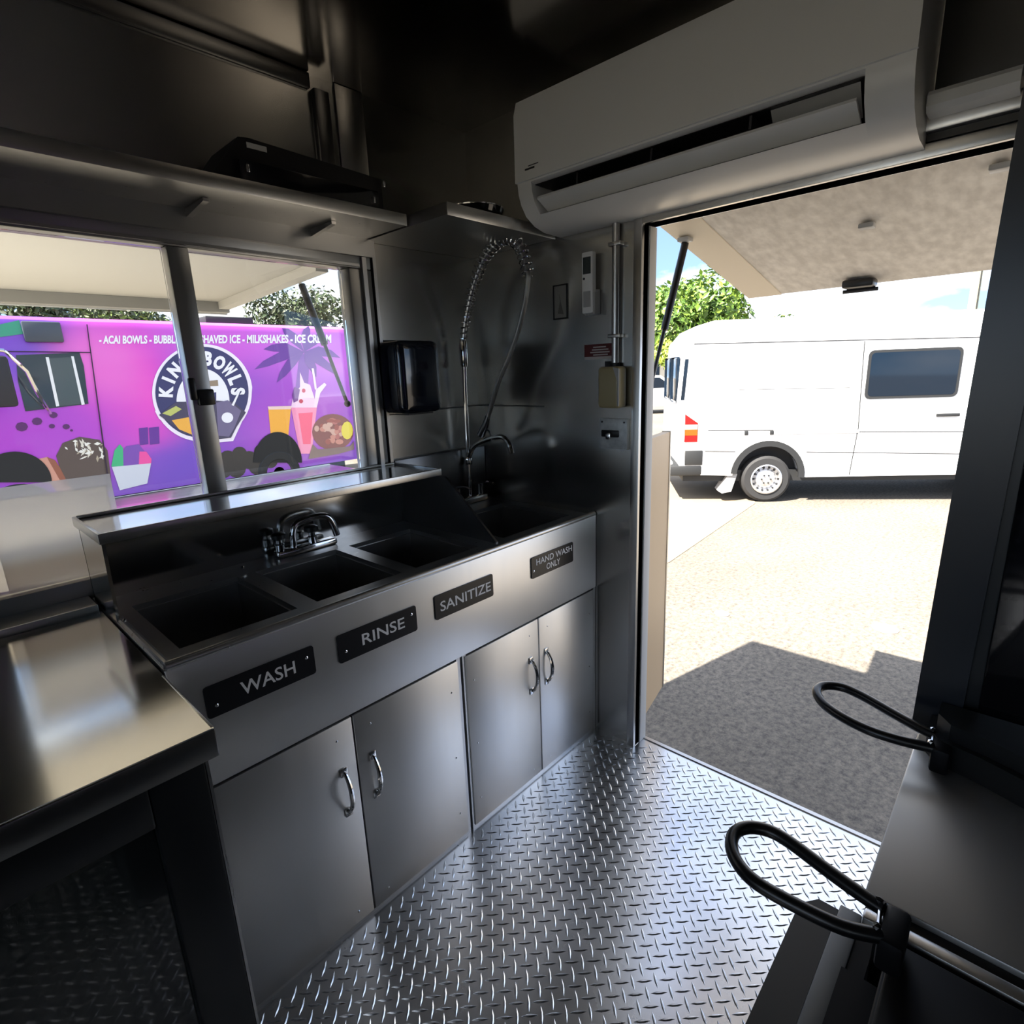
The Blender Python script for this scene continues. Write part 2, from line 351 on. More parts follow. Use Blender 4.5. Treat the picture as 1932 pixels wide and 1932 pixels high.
# cabinets under the sinks
def pull(parent, x, zc, dy):
    P = smooth_pts([(x, dy, zc+.058), (x, dy-.010, zc+.053), (x, dy-.024, zc+.028), (x, dy-.028, zc), (x, dy-.024, zc-.028), (x, dy-.010, zc-.053), (x, dy, zc-.058)], 4)
    n = len(P); r = [.0065-.002*abs(i/(n-1)-.5)*2 for i in range(n)]
    mb = MB().tube(P, r, 8); 
    for s in (1, -1): mb.rbox((x-.010, dy-.004, zc+s*.058-.012), (x+.010, dy, zc+s*.058+.012), .003)
    return obj('handle', mb, CHROME, parent, label='chrome bow handle')
def cabinet(label, x0, x1, doors):
    c = thing('base_cabinet', ((x0+x1)/2, -.3, 0), label, 'cabinet', 'steel cabinets under the sinks')
    obj('body', MB().box((x0, SYF+.020, 0), (x1, -.05, .6155)), STEELX, c)
    obj('face_frame', MB().box((x0, SYF+.004, 0), (x0+.014, SYF+.0195, .6155)).box((x1-.014, SYF+.004, 0), (x1, SYF+.0195, .6155)).box((x0+.014, SYF+.004, 0), (x1-.014, SYF+.0195, .010)), STEELD, c)
    for a, b, hx in doors:
        d = obj('door', MB().rbox((a, SYF, .012), (b, SYF+.018, .610), .002), STEELD, c)
        pull(d, hx, .416, SYF)
        ox = b-.03 if abs(hx-a) < abs(hx-b) else a+.03; ix = a+.045 if abs(hx-a) < abs(hx-b) else b-.045
        for z in (.10, .30, .52): obj('rivet', MB().ball((ox if z != .3 else ox, SYF, z), .0035, 1, (1, .6, 1)), CHROME, d)
        for z in (.045, .565): obj('rivet', MB().ball((ix, SYF, z), .0035, 1, (1, .6, 1)), CHROME, d)
    return c
cabinet('steel double-door cabinet under the WASH and RINSE signs', -1.429, -.700, [(-1.422, -1.0655, -1.103), (-1.0605, -.712, -1.020)])
cabinet('steel double-door cabinet under the hand wash sign by the doorway', -.690, -.002, [(-.682, -.3485, -.391), (-.3435, -.020, -.310)])

# engraved signs on the apron
def sign(label, x0, x1, z0, z1, lines, screws):
    c = thing('engraved_sign', ((x0+x1)/2, SYF-.003, z0), label, 'sign', 'black signs along the sink apron')
    obj('plate', MB().rbox((x0, SYF-.0035, z0), (x1, SYF-.0003, z1), .006, 2, keep=1), SIGNB, c)
    for txt, a, b, za, zb in lines:
        vs, fs = fit_text(txt, b-a, zb-za, .012); mb = MB(); mb.add([(a+p, SYF-.0042, za+q) for p, q in vs], fs)
        obj('lettering', mb, SIGNW, c, sharp=0)
    for x, z in screws: obj('screw', MB().ball((x, SYF-.0036, z), .0042, 1, (1, .5, 1)), CHROME, c)
sign('black engraved WASH sign on sink front', -1.374, -1.139, .766, .836, [('WASH', -1.305, -1.186, .787, .818)], [(-1.355, .790), (-1.158, .812)])
sign('black engraved RINSE sign on sink front', -1.079, -.846, .761, .833, [('RINSE', -1.014, -.886, .784, .814)], [(-1.060, .787), (-.862, .812)])
sign('black engraved SANITIZE sign on sink front', -.782, -.555, .764, .835, [('SANITIZE', -.764, -.566, .784, .814)], [])
sign('black engraved HAND WASH ONLY sign on sink front', -.376, -.150, .761, .834, [('HAND WASH', -.352, -.158, .802, .824), ('ONLY', -.300, -.226, .773, .795)], [(-.364, .786)])

# small bridge faucet behind the rinse basin
f = thing('sink_faucet', (-.885, -.105, zt), 'black and chrome arched faucet behind the rinse basin', 'faucet')
obj('base', MB().rbox((-.985, -.125, zt), (-.785, -.085, zt+.022), .008), CHROME, f)
obj('spout', MB().tube(smooth_pts([(-.925, -.105, zt+.02), (-.920, -.106, zt+.075), (-.895, -.108, zt+.098), (-.830, -.114, zt+.102), (-.800, -.118, zt+.085), (-.785, -.122, zt+.03)], 6), .0105, 12), CHROME, f)
for x in (-.968, -.862):
    k = obj('valve', MB().lathe([(.014, 0), (.014, .02), (.010, .024), (.010, .034)], (x, -.105, zt+.021)), CHROME, f)
    obj('knob', MB().lathe([(.011, 0), (.021, .006), (.021, .018), (.010, .024)], (x, -.105, zt+.055)), BLACKP, k)

# pre-rinse faucet in the corner
PX = -.12
f = thing('pre_rinse_faucet', (PX, -.045, zt), 'tall chrome pre-rinse spray faucet with coil spring in the corner', 'faucet')
obj('base', MB().rbox((PX-.10, -.075, zt), (PX+.08, -.030, zt+.03), .010), CHROME, f)
obj('riser', MB().tube([(PX, -.045, zt+.03), (PX, -.047, 1.10), (PX, -.05, 1.35), (PX, -.057, 1.50)], .0095, 12), CHROME, f)
obj('collar', MB().lathe([(.013, 0), (.016, .01), (.016, .09), (.013, .10)], (PX, -.055, 1.45)), CHROME, f)
obj('coupling', MB().lathe([(.015, 0), (.017, .006), (.017, .024), (.015, .03)], (PX, -.046, 1.06)), CHROME, f)
AP = [(-.059, 1.545), (-.070, 1.60), (-.092, 1.66), (-.129, 1.74), (-.189, 1.822), (-.253, 1.864), (-.310, 1.873), (-.361, 1.845), (-.388, 1.792), (-.402, 1.74)]
path = smooth_pts([(PX, a, b) for a, b in AP], 14)
hose = path+smooth_pts([(PX, a, b) for a, b in ((-.402, 1.74), (-.385, 1.66), (-.345, 1.56), (-.290, 1.466), (-.240, 1.39), (-.200, 1.31), (-.172, 1.25))], 6)[1:]
obj('hose', MB().tube(hose[::2]+[hose[-1]], .0088, 10), STEEL, f)
ln = [0]
for a, b in zip(path, path[1:]): ln.append(ln[-1]+(b-a).length)
hp = []; turns = 30; N = turns*12
import bisect
for k in range(N+1):
    s_ = ln[-1]*k/N; i = min(max(bisect.bisect_left(ln, s_)-1, 0), len(path)-2); t_ = (s_-ln[i])/max(ln[i+1]-ln[i], 1e-6)
    p = path[i].lerp(path[i+1], t_); T = (path[i+1]-path[i]).normalized(); e1 = Vector((1, 0, 0)); e2 = T.cross(e1)
    an = 2*math.pi*turns*k/N; rr = .0205 if k/N > .25 else .014+.0065*(k/N)/.25
    hp.append(p+(e1*math.cos(an)+e2*math.sin(an))*rr)
obj('spring', MB().tube(hp, .0031, 6), CHROME, f)
obj('spray_valve', MB().tube([(PX, -.175, 1.262), (PX, -.158, 1.225), (PX, -.128, 1.185)], [.010, .014, .017], 12).tube([(PX, -.15, 1.215), (PX-.004, -.185, 1.20), (PX-.004, -.195, 1.165)], .004, 8), STEELX, f)
obj('spout', MB().tube(smooth_pts([(PX, -.047, 1.075), (PX, -.075, 1.125), (PX, -.12, 1.155), (PX, -.20, 1.178), (PX, -.25, 1.182), (PX, -.280, 1.160), (PX, -.294, 1.122)], 5), .0095, 10), CHROME, f)
for x in (PX-.075, PX+.055):
    k = obj('valve_body', MB().cyl((x, -.05, zt+.03), (x, -.05, zt+.07), .014, 14), CHROME, f)
    obj('lever', MB().tube([(x, -.05, zt+.075), (x, -.10, zt+.085), (x, -.135, zt+.08)], [.006, .005, .004], 8), CHROME, k)

# ================================================================== WORK TABLE AND FRIDGE (left)
t = thing('work_table', (-2.1, -.43, 0), 'polished steel work table left of the sinks', 'table')
TX = -1.434
obj('top', MB().box((-3.0, -.852, .882), (TX, -.130, .894)), STEELT, t)
obj('front_edge', MB().rbox((-3.0, -.857, .846), (TX, -.848, .8945), .003), STEELX, t)
obj('end_edge', MB().rbox((TX-.004, -.848, .850), (TX+.0015, -.600, .8945), .002), STEEL, t)
for x in (-2.95, -2.15):
    for y in (-.80, -.16): obj('leg', MB().cyl((x, y, 0), (x, y, .881), .019, 14), STEEL, t)
f = thing('undercounter_fridge', (-1.78, -.46, 0), 'black glass-door fridge under the steel work table', 'fridge')
obj('body', MB().box((-2.11, -.80, .03), (-1.452, -.15, .842)), BLACKM, f)
mb = MB().rbox((-2.11, -.838, .03), (-2.03, -.801, .842), .004).rbox((-1.532, -.838, .03), (-1.452, -.801, .842), .004).rbox((-2.03, -.838, .765), (-1.532, -.801, .842), .004).rbox((-2.03, -.838, .03), (-1.532, -.801, .12), .004)
d = obj('door', mb, BLACKM, f)
obj('glass', MB().box((-2.03, -.818, .12), (-1.532, -.812, .765)), mat('dark green glass', (.008, .012, .012), .16, coat=.3), d)
obj('hinge_strip', MB().box((-1.4515, -.836, .03), (-1.447, -.805, .84)), STEEL, f)
for x in (-2.06, -1.50):
    obj('foot', MB().cyl((x, -.75, 0), (x, -.75, .03), .02, 12), BLACKP, f)
obj('window_ledge', MB().box((-3.0, -.118, .900), (-1.437, -.0205, .908)).rbox((-3.0, -.126, .880), (-1.437, -.118, .912), .002), STEEL); tag(bpy.data.objects['window_ledge'], 'narrow steel ledge between the work table and the window sheet', 'ledge')
# paper sheet in a plastic sleeve stuck to the glass (its printed code is left out)
p = thing('paper_sheet', (-1.46, .005, .955), 'white paper sheet in clear sleeve taped inside window', 'paper')
PW = papermat('white paper', (.95, .92, .87), .93); PS = papermat('clear sleeve', (.80, .79, .78), .8, .5)
obj('sheet', MB().box((-1.578, .0075, .953), (-1.345, .0090, 1.178)), PW, p)
obj('sleeve', MB().box((-1.600, .0058, .952), (-1.332, .0068, 1.206)), PS, p)

# ================================================================== SHELVES ABOVE THE WINDOW
def wall_shelf(label, x0, x1, y0, z0, z1, brackets):
    s = thing('wall_shelf', ((x0+x1)/2, y0/2, z0), label, 'shelf', 'steel shelves above the window')
    obj('board', MB().box((x0, y0+.003, z0+.001), (x1, -.003, z0+.005)), STEEL, s)
    mb = MB().rbox((x0, y0, z0-.001), (x1, y0+.003, z1), .001).box((x0, y0+.003, z0+.005), (x0+.003, -.003, z1))
    obj('lip', mb, STEEL, s)
    for x in brackets:
        obj('bracket', MB().prism([(-.004, z0), (-.004, z0-.022), (-.02, z0-.022), (-.16, z0-.008), (-.16, z0)], fx, x-.007, x+.007), STEEL, s)
wall_shelf('long steel shelf above the serving window', -2.9, -.503, -.25, 1.868, 1.900, [-1.05, -.70])
wall_shelf('deep steel corner shelf beside the air conditioner', -.497, -.003, -.43, 1.865, 1.899, [])
b = thing('flat_black_case', (-.8, -.13, 1.873), 'flat black case lying on the shelf above the window', 'case')
fz = lambda a, c, d: (a, d, c)
obj('body', MB().prism([(-1.075, 1.874), (-.560, 1.874), (-.560, 1.992), (-.95, 2.008), (-.975, 2.004)], fz, -.215, -.05), BLACKP, b)
obj('lower_front', MB().rbox((-.985, -.232, 1.874), (-.585, -.2155, 1.952), .004), BLACKG, b)
for x, z in ((-.968, 1.932), (-.605, 1.925), (-.565, 1.975)): obj('catch', MB().rbox((x-.004, -.237, z-.009), (x+.004, -.2325, z+.009), .002), CHROME, b)
obj('strap', MB().box((-.955, -.2175, 1.985), (-.905, -.2155, 1.997)), GREYP, b)
o = obj('folded_card', MB().prism([(-.64, 1.873), (-.565, 1.873), (-.572, 2.055), (-.60, 2.05)], fz, -.044, -.036), mat('pale grey card', (.35, .40, .42), .6)); tag(o, 'pale grey folded card propped behind the black case', 'card')
o = thing('dark_bowl', (-.26, -.30, 1.8705), 'dark shallow bowl on the corner shelf', 'bowl')
obj('body', MB().lathe([(.035, 0), (.06, .006), (.085, .035), (.095, .066), (.092, .066), (.08, .036), (.055, .010), (.01, .007)], (-.26, -.30, 1.8705)), BLACKG, o)
obj('rim', MB().lathe([(.0925, .0665), (.097, .0665), (.097, .070), (.0925, .070)], (-.26, -.30, 1.8705)), CHROME, o)

# towel dispenser
d = thing('towel_dispenser', (-.41, -.06, 1.29), 'dark translucent paper towel dispenser right of the window', 'dispenser')
bm = bmesh.new(); bmesh.ops.create_cube(bm, size=1)
for v in bm.verts: v.co = Vector((-.395+v.co.x*.185, -.066+v.co.y*.130, 1.418+v.co.z*.25))
bmesh.ops.bevel(bm, geom=[e for e in bm.edges if all(v.co.y < -.1 for v in e.verts) or abs((e.verts[0].co-e.verts[1].co).normalized().y) > .9], offset=.030, segments=4, affect='EDGES', profile=.6)
obj('cover', MB().bm(bm), mat('smoky blue-black plastic', (.004, .006, .014), .10, coat=.5), d)
obj('back_plate', MB().rbox((-.492, -.0022, 1.286), (-.298, -.0006, 1.55), .0005), BLACKP, d)
obj('towel_slot', MB().box((-.45, -.11, 1.288), (-.34, -.03, 1.2928)), DARKG, d)

# ================================================================== END WALL
a = thing('air_conditioner', (-.11, -.975, 1.84), 'white wall-mounted split air conditioner above the doorway', 'air conditioner')
fy = lambda p, q, d: (p, d, q)
AY0, AY1 = -1.478, -.452
def sq(P): return [(p, q if q > 1.991 else 1.991-(1.991-q)*.86) for p, q in P]
prof = [(-.002, 1.845), (-.002, 2.215), (-.17, 2.215), (-.205, 2.205), (-.216, 2.17), (-.218, 1.99), (-.214, 1.955), (-.203, 1.922), (-.180, 1.888), (-.140, 1.862), (-.09, 1.848)]
prof = sq(prof)
def capprof(y0, y1): return MB().prism(prof, fy, y0, y1)
midp = [(-.002, 1.845), (-.002, 2.215), (-.17, 2.215), (-.205, 2.205), (-.216, 2.17), (-.218, 1.985), (-.205, 1.980), (-.10, 1.985), (-.075, 1.90), (-.155, 1.892), (-.176, 1.886), (-.140, 1.862), (-.09, 1.848)]
midp = sq(midp)
mb = MB().prism(prof, fy, AY1-.055, AY1).prism(prof, fy, AY0, AY0+.085).prism(midp, fy, AY0+.085, AY1-.055)
obj('body', mb, WHITEP, a)
fp = [(-.2175, 1.990), (-.2165, 2.172), (-.2055, 2.208), (-.17, 2.2175), (-.17, 2.2255), (-.212, 2.213), (-.2245, 2.175), (-.2265, 1.990)]
obj('front_panel', MB().prism(fp, fy, AY0-.002, AY1+.002), WHITEP, a)
obj('outlet_cavity', MB().box((-.108, AY0+.087, 1.908), (-.098, AY1-.057, 1.979)).box((-.2, AY0+.087, 1.9785), (-.11, AY1-.057, 1.9800)), BLACKM, a)
obj('louver', MB().prism(sq([(-.199, 1.938), (-.203, 1.930), (-.150, 1.8975), (-.140, 1.9000)]), fy, AY0+.10, AY1-.065), WHITEP, a)
for y in (-.665, -.905, -1.16):
    obj('vane', MB().prism(sq([(-.196, 1.975), (-.199, 1.942), (-.12, 1.912), (-.12, 1.975)]), fy, y-.003, y+.003), DARKG, a)
obj('inner_louver', MB().prism(sq([(-.185, 1.976), (-.180, 1.976), (-.135, 1.915), (-.140, 1.912)]), fy, AY0+.10, -1.20), GREYP, a)
obj('badge', MB().box((-.2272, -.530, 2.016), (-.2266, -.492, 2.021)).box((-.2272, -.545, 2.025), (-.2266, -.505, 2.0275)), DARKG, a)
o = obj('pipe_cover', MB().prism([(-.002, 1.918), (-.002, 1.958), (-.075, 1.958), (-.085, 1.948), (-.085, 1.928), (-.075, 1.918)], fy, -1.630, AY0-.004), WHITEP); tag(o, 'grey pipe cover running right from the air conditioner', 'pipe cover')

def wl(u, v, x=0): q = at(u, v, 0, x); return q.y, q.z
r = thing('remote_control', (-.03, -.57, 1.60), 'white air conditioner remote hanging in wall holder', 'remote')
y0, z1 = wl(1097, 477, -.036); y1, z0 = wl(1118, 590, -.036)
obj('body', MB().rbox((-.036, y1, z0), (-.014, y0, z1), .004), WHITEP, r)
obj('screen', MB().box((-.0372, y1+.007, z1-.068), (-.0362, y0-.006, z1-.016)), mat('lcd grey', (.05, .06, .06), .2), r)
obj('button', MB().cyl((-.0362, (y0+y1)/2+.012, z1-.082), (-.038, (y0+y1)/2+.012, z1-.082), .004, 10), DARKG, r)
obj('keypad', MB().box((-.0370, y1+.008, z0+.02), (-.0362, y0-.007, z0+.07)), GREYP, r)
obj('holder', MB().rbox((-.0135, y1-.008, z0-.004), (-.001, y0+.004, z0+.075), .003).box((-.034, y1-.008, z0-.004), (-.0135, y1-.001, z0+.065)), GREYP, r)
p = thing('framed_notice', (-.005, -.446, 1.60), 'small black-bordered notice on the steel end wall', 'notice')
y0, z1 = wl(1044, 539); y1, z0 = wl(1072, 601)
obj('card', MB().box((-.0018, y1, z0), (-.0006, y0, z1)), mat('notice card', (.24, .23, .21), .4), p)
mb = MB(); e = .005
mb.box((-.004, y1, z0), (-.0019, y1+e, z1)).box((-.004, y0-e, z0), (-.0019, y0, z1)).box((-.004, y1+e, z0), (-.0019, y0-e, z0+e)).box((-.004, y1+e, z1-e), (-.0019, y0-e, z1))
obj('border', mb, BLACKP, p)
obj('figure', MB().prism([(y0-.02, z0+.02), (y1+.018, z0+.016), (y1+.028, z0+.05), (y0-.027, z1-.03), (y0-.03, z0+.06)], lambda a_, b_, d_: (d_, a_, b_), -.0026, -.0019), mat('notice print', (.12, .11, .10), .5), p)
p = thing('warning_sticker', (-.002, -.61, 1.46), 'dark red sticker with white lettering beside the conduit', 'sticker')
y0, z1 = wl(1103, 651); y1, z0 = wl(1160, 676)
obj('backing', MB().box((-.0012, y1, z0), (-.0004, y0, z1)), mat('sticker red', (.10, .012, .014), .4), p)
WS = mat('sticker white', (.55, .50, .48), .5)
obj('white_band', MB().box((-.0018, y1, z0), (-.0013, y0, z0+.009)), WS, p)
for k, (a0, a1) in enumerate(((.30, .72), (.26, .80), (.20, .84), (.30, .78))):
    zz = z1-.008-k*.0085; obj('print_line', MB().box((-.0018, y0+(y1-y0)*a0, zz-.0042), (-.0013, y0+(y1-y0)*a1, zz)), WS, p)
o = thing('conduit', (-.014, -.682, 1.43), 'grey metal conduit running down beside the doorway', 'conduit')
obj('pipe', MB().cyl((-.014, -.682, 1.432), (-.014, -.682, 1.93), .0115, 14), STEEL, o)
for z in (1.52, 1.80): obj('strap', MB().rbox((-.027, -.706, z), (-.0005, -.66, z+.012), .002), STEEL, o)
b = thing('soap_dispenser', (-.03, -.68, 1.29), 'yellowish plastic wall box below the conduit', 'wall box')
y0 = -.638; y1 = -.722
mb = MB().rbox((-.055, y1, 1.292), (-.001, y0, 1.428), .012, 3)
obj('case', mb, mat('aged beige plastic', (.36, .30, .16), .35), b)
obj('side_trim', MB().prism([(y1-.001, 1.30), (y1-.001, 1.42), (y1+.022, 1.426), (y1+.004, 1.38), (y1+.004, 1.30)], lambda a_, b_, d_: (d_, a_, b_), -.057, -.053), GREYP, b)
obj('connector', MB().cyl((-.014, -.682, 1.428), (-.014, -.682, 1.440), .016, 12).box((-.012, -.66, 1.428), (-.002, -.64, 1.446)), DARKG, b)
b = thing('outlet_plate', (-.004, -.67, 1.15), 'steel switch plate with black toggle near the doorway', 'switch plate')
y0, y1, z0, z1 = -.614, -.729, 1.149, 1.254
obj('plate', MB().rbox((-.006, y1, z0), (-.0006, y0, z1), .002), mat('galvanised plate', (.66, .68, .68), .4, .3, noise=(40, (.42, .45, .46), .8)), b)
obj('rim', MB().box((-.012, y1-.003, z0), (-.0006, y1, z1)), STEEL, b)
for y, z in ((y0-.012, z1-.012), (y1+.014, z1-.012)): obj('screw', MB().cyl((-.0061, y, z), (-.008, y, z), .0035, 8), DARKG, b)
obj('toggle_slot', MB().rbox((-.009, -.695, 1.19), (-.0061, -.625, 1.214), .004), BLACKP, b)
obj('toggle', MB().rbox((-.022, -.668, 1.182), (-.0091, -.648, 1.206), .005), CHROME, b)

# ================================================================== EQUIPMENT ON THE RIGHT
g = thing('low_counter', (-.6, -1.95, 0), 'low grey steel counter at bottom right', 'counter')
GZ = .66
obj('top', MB().rbox((-.850, -2.38, GZ-.022), (-.365, -1.650, GZ), .003), mat('counter steel', (.44, .44, .43), .42, .85, rvar=(4, .05)), g)
obj('base', MB().box((-.846, -2.38, 0), (-.37, -1.668, GZ-.0225)), BLACKM, g)
obj('edge_rail', MB().rbox((-.890, -2.38, GZ-.030), (-.868, -1.655, GZ-.006), .004), STEEL, g)
obj('gasket', MB().box((-.8675, -2.38, GZ-.03), (-.8505, -1.655, GZ-.010)), BLACKP, g)
c = thing('tall_black_cabinet', (-.2, -1.95, 0), 'tall black refrigerator cabinet at right edge of the doorway', 'refrigerator')
obj('body', MB().box((-.345, -2.38, 0), (-.045, -1.668, 2.05)), BLACKM, c)
mb = MB().prism([(-1.712, GZ+.001), (-1.6365, GZ+.001), (-1.657, 2.05), (-1.732, 2.05)], lambda a_, b_, d_: (d_, a_, b_), -.362, -.3455)
obj('front_stile', mb, mat('blue-black enamel', (.012, .015, .021), .30), c)
obj('front_panel', MB().rbox((-.355, -2.38, GZ+.002), (-.3455, -1.735, 2.04), .003), BLACKG, c)
def fit_loop(px, z): return [at(u, v, 2, z) for u, v in px]
L2 = [(1663, 1766), (1589, 1750-18), (1503, 1709), (1429, 1667), (1394, 1632), (1380, 1597), (1387, 1571), (1414, 1561), (1452, 1568), (1491, 1590), (1550, 1634), (1608, 1676), (1667, 1716)]
L2[1] = (1589, 1749)
L1 = [(1762, 1412), (1698, 1397), (1639, 1378), (1585, 1351), (1552, 1326), (1541, 1304), (1555, 1294), (1589, 1297), (1628, 1314), (1686, 1347), (1737, 1375), (1766, 1388)]
def press(label, L, z, x0, x1, yb, pan):
    t_ = thing('fryer', ((x0+x1)/2, yb-.2, z-.05), label, 'fryer', 'black fryers at right')
    P = fit_loop(L, z)
    obj('loop_handle', MB().tube(smooth_pts(P, 4), .0098, 12), BLACKP, t_)
    e0, e1 = P[0], P[-1]; lo = Vector((min(e0.x, e1.x)-.012, 0, 0)); hi = Vector((max(e0.x, e1.x)+.012, 0, 0))
    obj('handle_bracket', MB().rbox((lo.x, yb-.02, z-.044), (hi.x, min(e0.y, e1.y)+.004, z+.006), .006), BLACKK, t_)
    for q in (e0, e1): obj('bolt', MB().ball((q.x, q.y+.006, z+.011), .0055, 1), CHROME, t_)
    obj('bolt', MB().cyl((e0.x, e0.y+.004, z+.002), (e1.x, e1.y+.004, z+.002), .003, 8), CHROME, t_)
    pan(t_)
def pan1(t_):
    poly = [(-.366, -1.668), (-.425, -1.668), (-.455, -1.690), (-.470, -1.75), (-.50, -1.82), (-.52, -1.92), (-.52, -2.30), (-.366, -2.30)]
    obj('body', MB().prism(poly[::-1], lambda a_, b_, d_: (a_, b_, d_), GZ+.0005, GZ+.052), BLACKM, t_)
    obj('lid', MB().prism([(x+.01 if x < -.37 else x, y-.012 if y > -2.2 else y) for x, y in poly][::-1], lambda a_, b_, d_: (a_, b_, d_), GZ+.0525, GZ+.085), BLACKM, t_)
press('far black fryer with loop handle beside the tall black cabinet', L1, .705, -.48, -.40, -1.69, pan1)
def pan2(t_):
    obj('body', MB().rbox((-1.50, -2.38, .0), (-.893, -1.690, .640), .006), BLACKK, t_)
    obj('lid', MB().rbox((-1.48, -2.36, .6405), (-.898, -1.694, .652), .004), BLACKK, t_)
    obj('front_ledge', MB().prism([(-1.50, -1.552), (-.775, -1.552), (-.745, -1.575), (-.745, -1.606), (-1.50, -1.606)][::-1], lambda a_, b_, d_: (a_, b_, d_), .0, .50), mat('charcoal enamel', (.035, .038, .04), .4), t_)
    obj('front_step', MB().rbox((-1.50, -1.640, 0), (-.735, -1.6065, .505), .003), mat('mid grey enamel', (.05, .055, .055), .4), t_)
    obj('front_recess', MB().box((-1.50, -1.6895, 0), (-.90, -1.6405, .56)).box((-.8995, -1.664, 0), (-.745, -1.6405, .50)), BLACKK, t_)
press('near black fryer with loop handle at bottom right', L2, .70, -.99, -.90, -1.69, pan2)

# ================================================================== HATCHES AND DOOR OF THE TRAILER
PLY = mat('weathered cream board', (.92, .88, .81), .7, noise=(16, (.55, .51, .46), .6, (1, 2.2, 1)), bump=(30, .1))
PLY2 = mat('cream skin', (.86, .77, .62), .6)
TRW = mat('trailer skin grey', (.42, .42, .42), .5)
def sheet(y0, y1, pts):       # a slab between y0,y1 with an x-z outline
    return MB().prism(pts, fy, y0, y1)
h = thing('door_hatch', (.06, -1.24, 1.86), 'raised cream door hatch outside the doorway', 'hatch')
hx, hz, ox, oz = .075, 1.872, .905, 1.695
def hl(s, dz): return (hx+(ox-hx)*s, hz+(oz-hz)*s+dz)
obj('board', sheet(-1.78, -.90, [hl(0, 0), hl(1, 0), hl(1, .03), hl(0, .03)]), PLY, h)
obj('edge_board', sheet(-.8995, -.765, [hl(0, -.003), hl(1, -.003), hl(1, .03), hl(0, .03)]), PLY2, h)
obj('skin', sheet(-1.79, -.755, [hl(0, .0305), hl(1.01, .0305), hl(1.01, .036), hl(0, .036)]), WHITEPAINT, h)
lx = at(1625, 532, 0, .85)
p1 = hl(.93, 0)
la = obj('latch', MB().rbox((p1[0]-.045, -1.245, p1[1]-.030), (p1[0]+.03, -1.142, p1[1]-.0005), .008), BLACKP, h)
obj('latch_bar', MB().tube([(p1[0]+.02, -1.25, p1[1]-.036), (p1[0]+.02, -1.135, p1[1]-.036)], .007, 8), DARKG, la)
for s, y in ((.18, -.80), (.12, -1.60), (.35, -1.30)): q = hl(s, 0); obj('bracket', MB().rbox((q[0]-.02, y-.02, q[1]-.018), (q[0]+.02, y+.02, q[1]-.0035), .004), GREYP, h)
def strut(label, a, b, f=.55):
    t_ = thing('gas_strut', b, label, 'gas strut', 'gas struts holding up the hatches'); A, B = Vector(a), Vector(b); M_ = A.lerp(B, f)
    obj('cylinder', MB().cyl(A, M_, .0125, 12), BLACKP, t_); obj('rod', MB().cyl(M_, B, .0065, 10), BLACKP, t_)
    obj('end_fitting', MB().ball(B, .012, 2), DARKG, t_); obj('end_fitting', MB().ball(A, .012, 2), CHROME, t_)
q = hl(.18, -.022); strut('black gas strut holding the cream door hatch', (q[0], -.80, q[1]), (.074, -.757, 1.316))
d = thing('door_1', (.07, -.72, .0), 'cream lower door panel swung open outside the doorway', 'door', kind='structure')
DA = Vector((.078, -.735, 0)); DB = Vector((.435, -.662, 0)); dn = Vector((-(DB-DA).y, (DB-DA).x, 0)).normalized()*.03
def dpan(s0, s1, z0, z1, e0=0., e1=1.):
    a_ = DA.lerp(DB, s0); b_ = DA.lerp(DB, s1); vs = []
    for z in (z0, z1): vs += [a_+dn*e0+Vector((0, 0, z)), b_+dn*e0+Vector((0, 0, z)), b_+dn*e1+Vector((0, 0, z)), a_+dn*e1+Vector((0, 0, z))]
    return MB().add(vs, [(3, 2, 1, 0), (4, 5, 6, 7), (0, 1, 5, 4), (1, 2, 6, 5), (2, 3, 7, 6), (3, 0, 4, 7)])
obj('panel', dpan(0, 1, .012, 1.165), mat('tan door skin', (.60, .43, .26), .45), d)
obj('edge_trim', dpan(.97, 1.01, .010, 1.168, -.08, 1.08), ALU, d)
obj('hinge', MB().cyl((.074, -.735, .15), (.074, -.735, .25), .008, 8).cyl((.074, -.735, .9), (.074, -.735, 1.0), .008, 8), STEEL, d)

h = thing('window_awning', (-1.3, .06, 1.80), 'raised grey-white awning panel outside the serving window', 'awning')
fxx = lambda a_, b_, d_: (d_, a_, b_)
AW = mat('awning underside', (.62, .59, .54), .6); AWG = mat('awning beam', (.36, .35, .33), .5)
aw0, aw1 = (.068, 1.800), (.95, 1.762)
def al(s, dz): return (aw0[0]+(aw1[0]-aw0[0])*s, aw0[1]+(aw1[1]-aw0[1])*s+dz)
obj('panel', MB().prism([al(0, 0), al(1, 0), al(1, .03), al(0, .03)], fxx, -1.86, -.60), AW, h)
obj('front_beam', MB().prism([al(.955, -.042), al(1.0, -.042), al(1.0, -.0005), al(.955, -.0005)], fxx, -1.86, -.60), AWG, h)
obj('end_beam', MB().prism([al(0, -.03), al(.953, -.03), al(.953, -.0005), al(0, -.0005)], fxx, -.645, -.60), AW, h)
obj('edge_strip', MB().prism([al(1.001, -.046), al(1.008, -.046), al(1.008, .034), al(1.001, .034)], fxx, -1.86, -.596), WHITEPAINT, h)
strut('black gas strut holding the window awning', (-.592, .27, 1.755), (-.575, .078, 1.335), .5)
s = thing('serving_shelf', (-1.1, .3, 1.0), 'steel serving shelf outside under the window', 'shelf')
obj('board', MB().rbox((-2.3, .062, 1.030), (-.38, .60, 1.045), .004), STEELT, s)
obj('front_lip', MB().rbox((-2.3, .6005, 1.012), (-.38, .612, 1.047), .003), STEEL, s)
